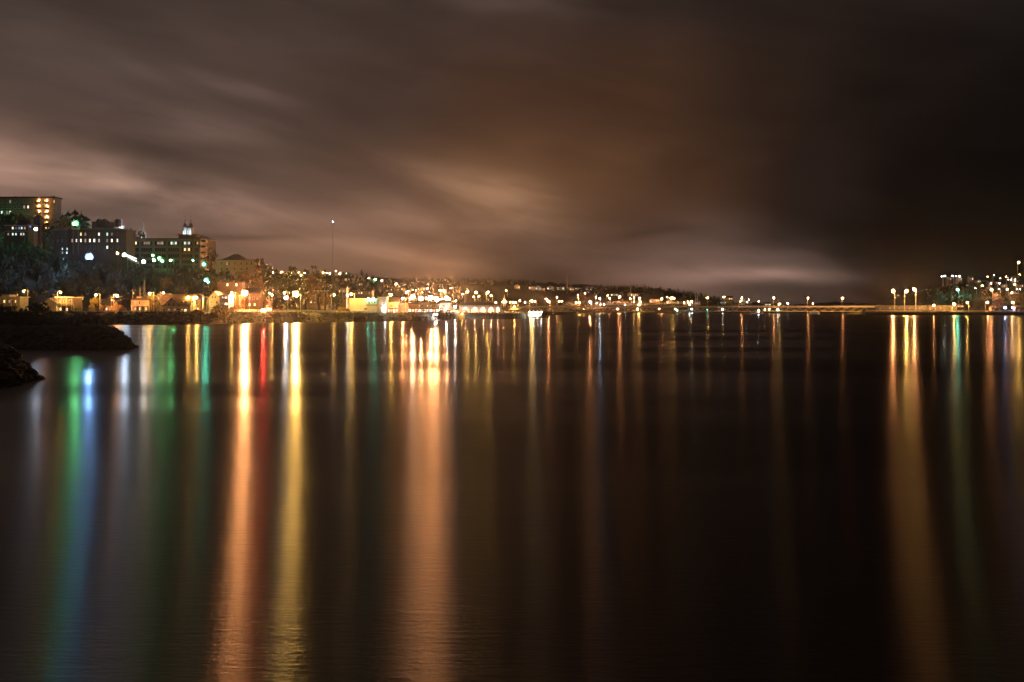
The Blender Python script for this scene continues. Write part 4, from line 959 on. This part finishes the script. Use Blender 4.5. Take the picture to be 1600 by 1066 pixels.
# --- far houses on the hillsides
FH = {k: None for k in range(4)}
def far_house(i, px, py, D, wpx, hpx, m, lit, label, group):
    b = B('hillside_house', label, px-wpx/2, px+wpx/2, py-hpx*.5, py+hpx*.5, D, 7, M_[m], group, 'house').wall()
    (b.gable_side if i % 2 else b.gable_front)(max(1., b.w*.22), M_['roof'])
    n = 2 if wpx < 9 else 3
    for k in range(n): b.win(px-wpx/2+wpx*(k+.5)/n, py, wpx*.2, hpx*.45, lit if (i+k) % 3 else 'dim')
HS = [(513,447,10,6),(520,450,8,6),(533,447,8,7),(545,437,14,5),(554,437,8,4),(528,437,7,5),(603,448,8,5),(612,450,7,5),(622,449,8,5),(630,452,7,5),(640,459,9,5),(650,460,8,5),(660,452,8,5),(560,445,8,5),(497,438,7,5),(446,434,7,5),(455,440,8,6),(672,456,9,5),(705,460,8,5),(716,455,8,5)]
for i, (px, py, w, h) in enumerate(sorted(HS)):
    D = depth_for(px, py+h*.5, 0., interp(SHORE, px)+80, 1500)
    far_house(i, px, py, D, w, h, ('white','cream','pink','white')[i % 4], ('white','warm','dim')[i % 3], 'small house, %s from the left on hillside streets left of bridge' % ordinal(i), 'houses on the hillside left of the bridge')
HS = [(808,449,9,5),(831,450,10,5),(841,451,9,5),(848,452,8,4),(860,451,11,5),(876,451,12,6),(892,452,10,5),(904,452,14,5),(920,452,9,6),(926,450,6,5),(931,451,7,5),(960,461,12,4),(985,461,8,5),(993,461,9,5),(1019,471,8,5),(1026,470,9,5),(1047,473,11,5),(1062,473,8,5),(1075,474,11,5),(1090,474,9,5),(1130,473,9,5),(1140,467,10,4),(1160,470,9,5),(1200,476,9,3)]
for i, (px, py, w, h) in enumerate(HS):
    D = depth_for(px, py+h*.5, 0., 1230, 2050)
    far_house(i, px, py, D, w, h, ('white','cream','white','pink')[i % 4], ('warm','white','cool')[i % 3], 'far house, %s from the left in the town beyond the bridge' % ordinal(i), 'houses in the far town')
HS = [(1518,436,9,8),(1530,440,7,5),(1538,444,8,5),(1546,450,8,5),(1556,442,8,5),(1565,438,9,5),(1571,447,8,5),(1578,434,12,5),(1586,440,14,5),(1594,433,9,5),(1596,447,8,6),(1590,458,9,5),(1512,446,7,5),(1560,461,8,5),(1484,436,8,4),(1500,436,9,4)]
for i, (px, py, w, h) in enumerate(sorted(HS)):
    D = depth_for(px, py+h*.5, 0., 940, 1500)
    far_house(i, px, py, D, w*.75, h*.75, ('brown','pink','brown')[i % 3], ('white','cool','warm')[i % 3], 'house, %s from the left on the right bank hillside' % ordinal(i), 'houses on the right bank hillside')

# ------------------------------------------------------------------ bridge
A0, A1 = Vector((X(846,900), 900, 0)), Vector((X(1366,985), 985, 0)); A2 = Vector((X(1500,905), 905, 0)); DZ = 7.4
br = thing('truss_bridge', 'long low steel truss bridge crossing the river in the distance', 'bridge', (A0.x, A0.y, 0))
u = (A1-A0).normalized(); L = (A1-A0).length; nrm = Vector((-u.y, u.x, 0))
def bp(s_, off, z): v = u*s_ + nrm*off; return (v.x, v.y, z)
def bbox(name, s0, s1, o0, o1, z0, z1, m, parent=None):
    vs = [bp(s_, o, z) for z in (z0, z1) for s_, o in ((s0,o0),(s1,o0),(s1,o1),(s0,o1))]
    return MB().add(vs, [(0,3,2,1),(4,5,6,7),(0,1,5,4),(1,2,6,5),(2,3,7,6),(3,0,4,7)]).build(name, m, parent or br)
dk = bbox('deck', -30, L+4, -5.5, 5.5, DZ-.6, DZ, M_['concrete'])
tr = bbox('roadway', -30, L+4, -4.6, 4.6, DZ+.004, DZ+.05, M_['asphalt'], dk)
bbox('edge_beam', -30, L+4, -5.9, -5.5, DZ-.9, DZ+.25, M_['trim']); bbox('edge_beam', -30, L+4, 5.5, 5.9, DZ-.9, DZ+.25, M_['cream'])
bbox('handrail', -30, L+4, -5.75, -5.65, DZ+.95, DZ+1.1, M_['galv']); bbox('handrail', -30, L+4, 5.65, 5.75, DZ+.95, DZ+1.1, M_['galv'])
pm = MB().box(-.06,.06,-.06,.06,0,.8).mesh('rail_post', M_['galv'])
for k in range(int(L/4)+1): link('rail_post', pm, br, bp(k*4, -5.7, DZ+.25))
for off in (-6.25, 5.2):
    bbox('bottom_chord', 4, L-10, off-.3, off+.3, 2.5, 3.1, M_['bridge'])
    n = 32; st = (L-14)/n
    for k in range(n):
        s0 = 4+k*st
        MB().tube(bp(s0, off, 2.9), bp(s0+st/2, off, DZ-.7), .26, .26, 4).build('diagonal', M_['bridge'], br)
        MB().tube(bp(s0+st/2, off, DZ-.7), bp(s0+st, off, 2.9), .26, .26, 4).build('diagonal', M_['bridge'], br)
        if k % 4 == 0: MB().tube(bp(s0, off, 2.9), bp(s0, off, DZ-.7), .2, .2, 4).build('vertical', M_['bridge'], br)
for s_ in (4, L*.14, L*.37, L*.6, L*.81, L-10):
    MB().prism([(-1.3,-2),(1.3,-2),(1.0,2.45),(-1.0,2.45)], -6, 6).build('pier', M_['concrete'], br, bp(s_, 0, 0)).rotation_euler = (0,0,math.atan2(u.y,u.x))
for i, (px, hue, sz) in enumerate([(1105,'Y',1.1),(1158,'O',1.7),(1208,'O',2.0),(1261,'O',1.8),(1315,'O',1.9),(1050,'Y',1.2),(930,'O',1.4),(990,'Y',1.3),(870,'O',1.4)]):
    # lamps stand on the near edge of the deck, their arms reaching outwards
    s_ = next(s0 for s0 in frange(-20, L+30, .5) if 800+F*(A0.x+u.x*s0-nrm.x*5.3)/(A0.y+u.y*s0-nrm.y*5.3) >= px)
    p = A0 + u*s_ - nrm*5.3
    t = thing('bridge_lamp', '%s lamp on the bridge deck at mid-span, %s lamp post listed towards the right bank' % (HN[hue], ordinal(i)), 'street lamp', (p.x, p.y, DZ+.06), 0, 'lamps on the bridge')
    t['_px'] = px
    MB().tube((0,0,0),(0,0,8.2),.16,.11).build('pole', M_['galv'], t); MB().tube((0,0,8.2),(0,-2.2,8.5),.09).build('arm', M_['galv'], t)
    o, r = light_ball(t, (0,-2.2,7.9), hue, sz, 985, .6); link('lamp_head', HEAD, t, (0,-2.2,8.0+r*.7), (2,1.4,1))
BL_ = sorted([o for o in bpy.data.objects if '_px' in o.keys()], key=lambda o: o['_px'])
for i, o in enumerate(BL_):
    o['label'] = 'lamp post on the bridge deck, %s from the left' % ordinal(i); del o['_px']
# stone island at the right end
def isl_h(x, y):
    cx, cy = X(1352, 960), 960
    r = math.hypot((x-cx)/26, (y-cy)/16)
    return 3.2*sm((1-r)*1.6) - 1 + .25*nrand(x*4, y*4)
isl = landform('stone_embankment', frange(X(1352,960)-30, X(1352,960)+30, 2), frange(942, 978, 2), isl_h, M_['grass'])
# approach viaduct on the right bank
va = thing('approach_viaduct', 'pale low viaduct wall leading from the bridge to the right bank', 'viaduct', (A1.x, A1.y, 0))
w_ = (A2-A1); vl = w_.length; w_.normalize(); vn = Vector((-w_.y, w_.x, 0))
if vn.y < 0: vn = -vn
def vbox(name, s0, s1, o0, o1, z0, z1, m):
    vs = []
    for z in (z0, z1):
        for s_, o in ((s0,o0),(s1,o0),(s1,o1),(s0,o1)):
            v = w_*s_+vn*o; vs.append((v.x, v.y, z))
    return MB().add(vs, [(0,3,2,1),(4,5,6,7),(0,1,5,4),(1,2,6,5),(2,3,7,6),(3,0,4,7)]).build(name, m, va)
vbox('deck', 0, vl, -5, 5, DZ-.7, DZ-.02, M_['concrete']); vbox('parapet', 0, vl, -5.3, -5, DZ-.75, DZ+.9, M_['limestone']); vbox('parapet', 0, vl, 5, 5.3, DZ-.75, DZ+.9, M_['cream'])
vbox('retaining_wall', 6, vl, -4.4, -4, -1, DZ-.75, M_['limestone'])
for k in range(8): vbox('buttress', 10+k*vl/8.4, 11.4+k*vl/8.4, -5.0, -4.41, -1, DZ-.78, M_['concrete'])
b = B('quay_wall', 'low stone quay wall along the right bank waterline', 1352, 1640, 488.2, 496, 851, 1.2, M_['rock'], None, 'wall').wall()
b.part('coping', 1352, 1640, 487.3, 488.15, -.3, 1.5, M_['cream'])
for i, (px, py, w, h, m) in enumerate([(1552,484,5,6,'pink'),(1562,484,9,6,'white'),(1592,483,10,6,'cream')]):
    b = B('quay_shed', 'small quay shed on the right bank, %s of three from the left' % ordinal(i), px-w/2, px+w/2, py-h/2, 487.5, 872, 5, M_[m], 'sheds on the right bank quay').wall(); b.gable_side(1., M_['roof']); b.win(px, 484.5, w*.3, 3, 'dim')
b = B('pier_pillar', 'squat lit concrete pillar standing in the river under the bridge', 1262.5, 1269, 486.5, 494, 965, 3, M_['concrete'], None, 'pillar').wall(); b.flat(M_['concrete'], .3, .3)

# ------------------------------------------------------------------ boats and dock
def boat(px, py, D, label, hue, sz, ln=9.):
    t = thing('boat', label, 'boat', (X(px,D), D, 0))
    n = 9; mb = MB()
    for i in range(n):
        k = i/(n-1); x = -ln/2+ln*k; w = ln*.15*math.sqrt(max(.02, 1-(max(0,k-.45)/.56)**2)); z1 = 1.0+.5*k*k
        mb.v += [(x,-w,z1),(x,-w*.75,.2),(x,0,-.4),(x,w*.75,.2),(x,w,z1),(x,0,z1-.05)]
        if i:
            a, c = (i-1)*6, i*6; mb.f += [(a+j, a+(j+1)%6, c+(j+1)%6, c+j) for j in range(6)]
    mb.f += [(0,1,2,3,4,5), tuple((n-1)*6+5-j for j in range(6))]
    mb.build('hull', M_['white'], t)
    c = MB().box(-ln*.2,ln*.12,-.9,.9,1.05,2.5).build('cabin', M_['cream'], t); MB().box(-ln*.22,ln*.14,-1,1,2.503,2.62).build('cabin_roof', M_['white'], c)
    for k in range(3): MB().box(-ln*.18+k*.95,-ln*.18+k*.95+.7,-.96,-.9,1.65,2.2).build('window', LITS['warm'], c)
    H = max(3.2, Z(py,D)); MB().tube((0,0,2.6),(0,0,H+.2),.07,.04).build('mast', M_['galv'], t)
    o, r = light_ball(t, (0,-.9,H), hue, sz, D, .5); o.name = 'deck_light'; MB().tube((0,-.9,H),(0,0,H+.15),.04).build('bracket', M_['darkmetal'], t)
boat(1185, 487, 1010, 'small white boat with a bright deck light under the bridge', 'CW', 3., 10)
boat(1058, 486, 1080, 'small white boat moored under the middle of the bridge', 'W', 1.2, 9)
t = thing('landing_stage', 'white landing stage with dazzling work lights left of the bridge', 'dock', (X(836,668), 668, 0))
MB().box(-8,9,-2,3,.25,.7).build('deck', M_['wood'], t)
for sx in (-7,-2,3,8): MB().tube((sx,-1.6,-2),(sx,-1.6,1.4),.18).build('pile', M_['wood'], t)
c = MB().box(-4.5,4,-.6,2.4,.703,3.2).build('cabin', M_['white'], t); MB().box(-5,4.5,-1,2.8,3.203,3.4).build('cabin_roof', M_['tin'], c)
for k in range(5): MB().box(-4+k*1.6,-3+k*1.6,-.66,-.6,1.6,2.6).build('window', LITS['hot'], c)
for sx, sz in ((-3.5,1.7),(-1,2.1),(1.5,2.1),(4,1.6)):
    o, r = light_ball(t, (sx,-1.5,3.9), 'W', sz, 560, .4); o.name = 'work_light'; MB().tube((sx,-1.5,3.9),(sx,-.5,3.4),.05).build('bracket', M_['darkmetal'], t)

# ------------------------------------------------------------------ cars
def car(px, D, label, m, rz=0., facing=1, tail=0., head=0.):
    x = X(px, D); t = thing('parked_car' if not tail and not head else 'car', label, 'car', (x, D, gz(x, D)+.12), rz)
    MB().prism([(-2.1,.35),(2.1,.35),(2.15,.75),(1.9,.92),(1.0,.98),(.55,1.42),(-.95,1.45),(-1.6,1.0),(-2.1,.92)], -.85, .85).build('body', m, t)
    for y0, y1 in ((-.87,-.851),(.851,.87)): MB().prism([(.9,1.0),(.5,1.36),(-.85,1.38),(-1.35,1.02)], y0, y1).build('window', M_['glass'], t)
    for sx in (-1.3,1.3):
        for sy in (-.8,.8):
            w = MB().tube((sx,sy-.1,.33),(sx,sy+.1,.33),.33,.33,12).build('wheel', M_['darkmetal'], t); MB().tube((sx,sy-.12,.33),(sx,sy+.12,.33),.18,.18,8).build('rim', M_['galv'], w)
    for sy in (-.6,.6):
        if tail: o, r = light_ball(t, (-2.04,sy,.82), 'R', tail, 450, .24); o.name = 'tail_light'
        else: MB().box(-2.16,-2.1,sy-.18,sy+.18,.72,.9).build('tail_light', M_['red'], t)
        if head: o, r = light_ball(t, (2.2,sy,.68), 'W', head, 500, .16); o.name = 'headlight'
        else: MB().box(2.1,2.17,sy-.18,sy+.18,.6,.78).build('headlight', M_['galv'], t)
car(413.5, 502, 'red-lit car with glowing tail lights turning off the riverside road', M_['white'], R(80), tail=4.4)
car(424.5, 520, 'car with small red tail lights behind the pole near the lawn', M_['brown'], R(72), tail=2.2)
car(680, 562, 'pale car facing the river with dazzling headlights', M_['white'], R(-82), head=2.6)
car(281, 449, 'pale car parked in front of the big white gabled house', M_['galv'])
car(309, 451, 'red car parked below the two lamps right of the white house', M_['red'])
for i, px in enumerate((652, 662, 690, 701)):
    car(px, interp(SHORE, px)+38, 'car in the bright car park, %s from the left' % ordinal(i), M_[('white','brown','galv','red')[i]], R(90+i*7))
# ------------------------------------------------------------------ poles, wires, masts, signals
PO = []
for i, (px, yt, o) in enumerate([(25.5,454,24),(84.5,458,25),(128,461,25),(173.5,463,25),(207.5,452,26),(246.5,460,25),(301,465,22),(346,456,26),(372,456,26),(425.5,448,28),(453.5,463,23)]):
    D = interp(SHORE, px)+o; x = X(px, D); g = gz(x, D); H = Z(yt, D)-g
    t = thing('utility_pole', 'utility pole with cross-arm on the riverside road, %s from the left' % ordinal(i), 'utility pole', (x, D, g), 0, 'utility poles on the riverside road')
    MB().tube((0,0,0),(0,0,H),.15,.1).build('pole', M_['wood'], t); MB().box(-.9,.9,-.07,.07,H-.75,H-.6).build('crossarm', M_['wood'], t)
    for sx in (-.8,0.,.8): MB().lathe([(.05,0),(.07,.08),(.04,.2)],6,(sx,0,H-.6 if sx else H)).build('insulator', M_['white'], t)
    MB().lathe([(.24,0),(.26,.1),(.26,.75),(.2,.85)],8,(.4,-.1,H-2.2)).build('transformer', M_['galv'], t)
    PO.append(Vector((x, D, g+H-.5)))
for i, (p, q) in enumerate(zip(PO, PO[1:])):
    t = thing('power_line', 'slack overhead wires, %s span from the left along riverside road' % ordinal(i), 'wire', p, 0, 'overhead wire spans')
    for dy, dz in ((0,0),(.3,-1.4)):
        mb = MB(); pts = [(p.lerp(q, k/8)-p) + Vector((0, dy, dz-1.1*4*(k/8)*(1-k/8))) for k in range(9)]
        for a_, c_ in zip(pts, pts[1:]): mb.tube(a_, c_, .045, .045, 4)
        mb.build('cable', M_['darkmetal'], t)
D = 512; x = X(505.5, D); g = gz(x, D); H = Z(454.5, D)-g
t = thing('sports_light_pole', 'tall T-shaped pole standing on the lawn', 'pole', (x, D, g))
MB().tube((0,0,0),(.3,0,H),.16,.12).build('pole', M_['cream'], t); MB().box(-5,3,-.1,.1,H-.2,H).build('crossarm', M_['galv'], t)
for k in range(5): MB().box(-4.8+k*1.7,-4.3+k*1.7,-.3,0.,H,H+.35).build('lamp_housing', M_['galv'], t)
def lattice(px, yt, D, w, label, topsize=0, hue='CW', base=None):
    x = X(px, D); g = gz(x, D) if base is None else base; H = Z(yt, D)-g
    t = thing('lattice_mast', label, 'mast', (x, D, g)); k = 1.
    for sx, sy in ((-1,-1),(1,-1),(0,1)): MB().tube((sx*w,sy*w,0),(sx*w*.35,sy*w*.35,H),.065*k,.045*k,4).build('leg', M_['steel'], t)
    n = max(5, int(H/3)); mb = MB()
    for i in range(n):
        z0, z1 = H*i/n, H*(i+1)/n; a, c = 1-.65*i/n, 1-.65*(i+1)/n
        P_ = [((-w,-w),(w,-w)),((w,-w),(0,w)),((0,w),(-w,-w))]
        for (p0, p1) in P_: mb.tube((p0[0]*a,p0[1]*a,z0),(p1[0]*c,p1[1]*c,z1),.05*k,.05*k,4)
    mb.build('bracing', M_['steel'], t)
    if topsize:
        o, r = light_ball(t, (0,-w*.3,H+.3), hue, topsize, D, .9); o.name = 'beacon'
lattice(520, 347, 1150, .45, 'very tall thin radio mast with a white beacon on top', 1.0, 'B')
lattice(219, 449, 466, .6, 'thin lattice mast behind the verandah house, left of a pair'); lattice(226, 438, 468, .6, 'taller lattice mast behind the verandah house, right of a pair')
for i, (px, yt) in enumerate([(1086.5,458),(1089.5,459),(985.5,448),(886,430)]):
    D = 1290 if px > 1000 else 1700; x = X(px, D); g = gz(x, D); H = Z(yt, D)-g
    t = thing('chimney_stack', 'thin pale stack against the far ridge, %s of four from the right' % ordinal([0,1,2,3][{1089.5:0,1086.5:1,985.5:2,886:3}[px]]), 'chimney', (x, D, g), 0, 'thin stacks in the far town')
    MB().tube((0,0,0),(0,0,H),.7,.45,8).build('shaft', M_['concrete'], t); MB().lathe([(.5,0),(.6,.2),(.5,.6)],8,(0,0,H)).build('cap', M_['steel'], t)
x = X(421, 515); g = gz(x, 515); t = thing('traffic_light', 'traffic light showing green near the brightest orange lamp', 'traffic light', (x, 515, g)); H = Z(458, 515)-g
MB().tube((0,.2,0),(0,.2,H+.4),.12,.08).build('pole', M_['steel'], t); MB().box(-.28,.28,-.2,.1,H-.4,H+1.1).build('signal_head', M_['darkmetal'], t)
o, r = light_ball(t, (0,-.25,H), 'G', 1.5, 450, .28); o.name = 'green_lens'
for k, z in enumerate((.42,.84)): MB().lathe([(.16,0),(.1,.05)],8,(0,-.25,H+z)).build('dark_lens', M_['red'], t)

# ------------------------------------------------------------------ trees one can tell apart
G = 'trees on the bluff skyline'
for k, px, py, D, lab in [('conifer',98,331,612,'dark conifer left of the green floodlight, leftmost of the skyline group'),('conifer',106,325.5,618,'tall dark spruce just left of the green floodlight'),('conifer',117,322.5,622,'tallest dark spruce behind the green floodlight'),
    ('conifer',127,329,618,'dark spruce right of the green floodlight'),('conifer',134,333,616,'shorter dark spruce at the right of the skyline group'),('gold',94,345,605,'golden tree below the skyline spruces at the left'),
    ('green',8,336,606,'broad dark tree in front of the apartment block at left edge'),('conifer',15,333,604,'dark pointed tree in front of the apartment block'),('gold',46,334,620,'brownish tree in front of the middle of apartment block'),
    ('green',209,364,655,'dark round tree between the steeples behind the college'),('green',330,394,596,'round dark tree left of the hip-roofed residence'),('green',69,350,600,'dark tree below the orange-lit balconies')]:
    tree(k, px, py, D, lab, G)
G = 'trees behind the riverside houses'
for i, (k, px, py, D) in enumerate([('conifer',403,409,572),('green',412,413,566),('conifer',421,418,560),('conifer',429,424,556),('conifer',432,417,590),('green',440,431,560),('green',452,424,566),('rust',478,433,556),('green',489,427,590),('rust',499,436,548),('green',508,440,552),('green',468,438,552),('green',518,447,548),('green',526,452,550),('rust',395,428,540),('gold',378,432,545),('gold',340,440,525),('green',310,440,520),('rust',280,446,505),('gold',262,438,520)]):
    tree(k, px, py, D, '%s tree, %s listed, on the slope behind the riverside road' % (dict(conifer='dark conifer', green='dark leafy', gold='golden', rust='rusty autumn')[k], ordinal(i)), G)
_t = sorted([o for o in bpy.data.objects if o.get('group') == G], key=lambda o: o.location.x/o.location.y)
for i, o in enumerate(_t): o['label'] = 'autumn tree on the slope behind the riverside road, %s from the left' % ordinal(i)
G = 'garden trees along the riverside road'
for i, (k, px, py, D) in enumerate([('gold',20,481,446),('green',118,480,448),('gold',144,468,452),('gold',153,470,456),('gold',162,476,452),('rust',188,476,455),('gold',193,480,450),('gold',238,464,462),('gold',317,482,452),('gold',334,479,456),('green',345,474,458),('gold',352,481,454),('gold',374,476,495),('gold',380,470,500),('gold',411,462,530),('green',430,470,530),('rust',438,474,522)]):
    (shrub if py > 478 else tree)(k, px, py, D, 'lit autumn garden tree by the riverside road, %s from the left' % ordinal(i), G)
for i, (px, py, D) in enumerate([(534,480,524),(539,482,520),(544,483,516),(529,483,526)]):
    shrub('gold', px, py, D, 'golden shrub at the right end of the lawn, %s placed' % ordinal(i), 'golden shrubs by the white hall', 1.4)
for i, o in enumerate(sorted([o for o in bpy.data.objects if o.get('group') == 'golden shrubs by the white hall'], key=lambda o: o.location.x/o.location.y)): o['label'] = 'golden shrub at the right end of the lawn, %s from the left' % ordinal(i)
tree('gold', 728, 485, 616, 'golden lit tree in front of the left arches of the arcaded hall', None, 2.2)
tree('green', 787, 478, 640, 'dark leafy tree at the right end of the arcaded hall', None, 2.6)
tree('gold', 803, 476, 690, 'golden tree behind the open pavilion'); tree('green', 815, 482, 680, 'dark tree right of the open pavilion')
tree('gold', 908, 461, 1290, 'golden lit tree in the far town just left of the bright orange lamp'); tree('rust', 1560, 468, 900, 'rusty lit tree on the right bank between two orange lamps', None, 8); tree('gold', 1594, 460, 905, 'golden tree at the right edge of the right bank')
tree('conifer', 565, 420, 1350, 'tall dark twin-topped conifer on the far hillside street')

# ------------------------------------------------------------------ haze added over river and town to put halos round the lamps
HAZE = 2.2e-5
if HAZE:
    hz = MB().box(-3700, 3700, -300, 4400, -6, 140).build('haze', None)
    m = bpy.data.materials.new('halo_haze'); m.use_nodes = True; t = m.node_tree; t.nodes.clear()
    pv_ = t.nodes.new('ShaderNodeVolumePrincipled'); pv_.inputs['Color'].default_value = (.9,.9,.9,1); pv_.inputs['Density'].default_value = HAZE; pv_.inputs['Anisotropy'].default_value = .92
    o_ = t.nodes.new('ShaderNodeOutputMaterial'); t.links.new(pv_.outputs[0], o_.inputs['Volume'])
    hz.data.materials.append(m); tag(hz, 'thin haze added over river and town for halos round the lamps', 'haze', kind='stuff')
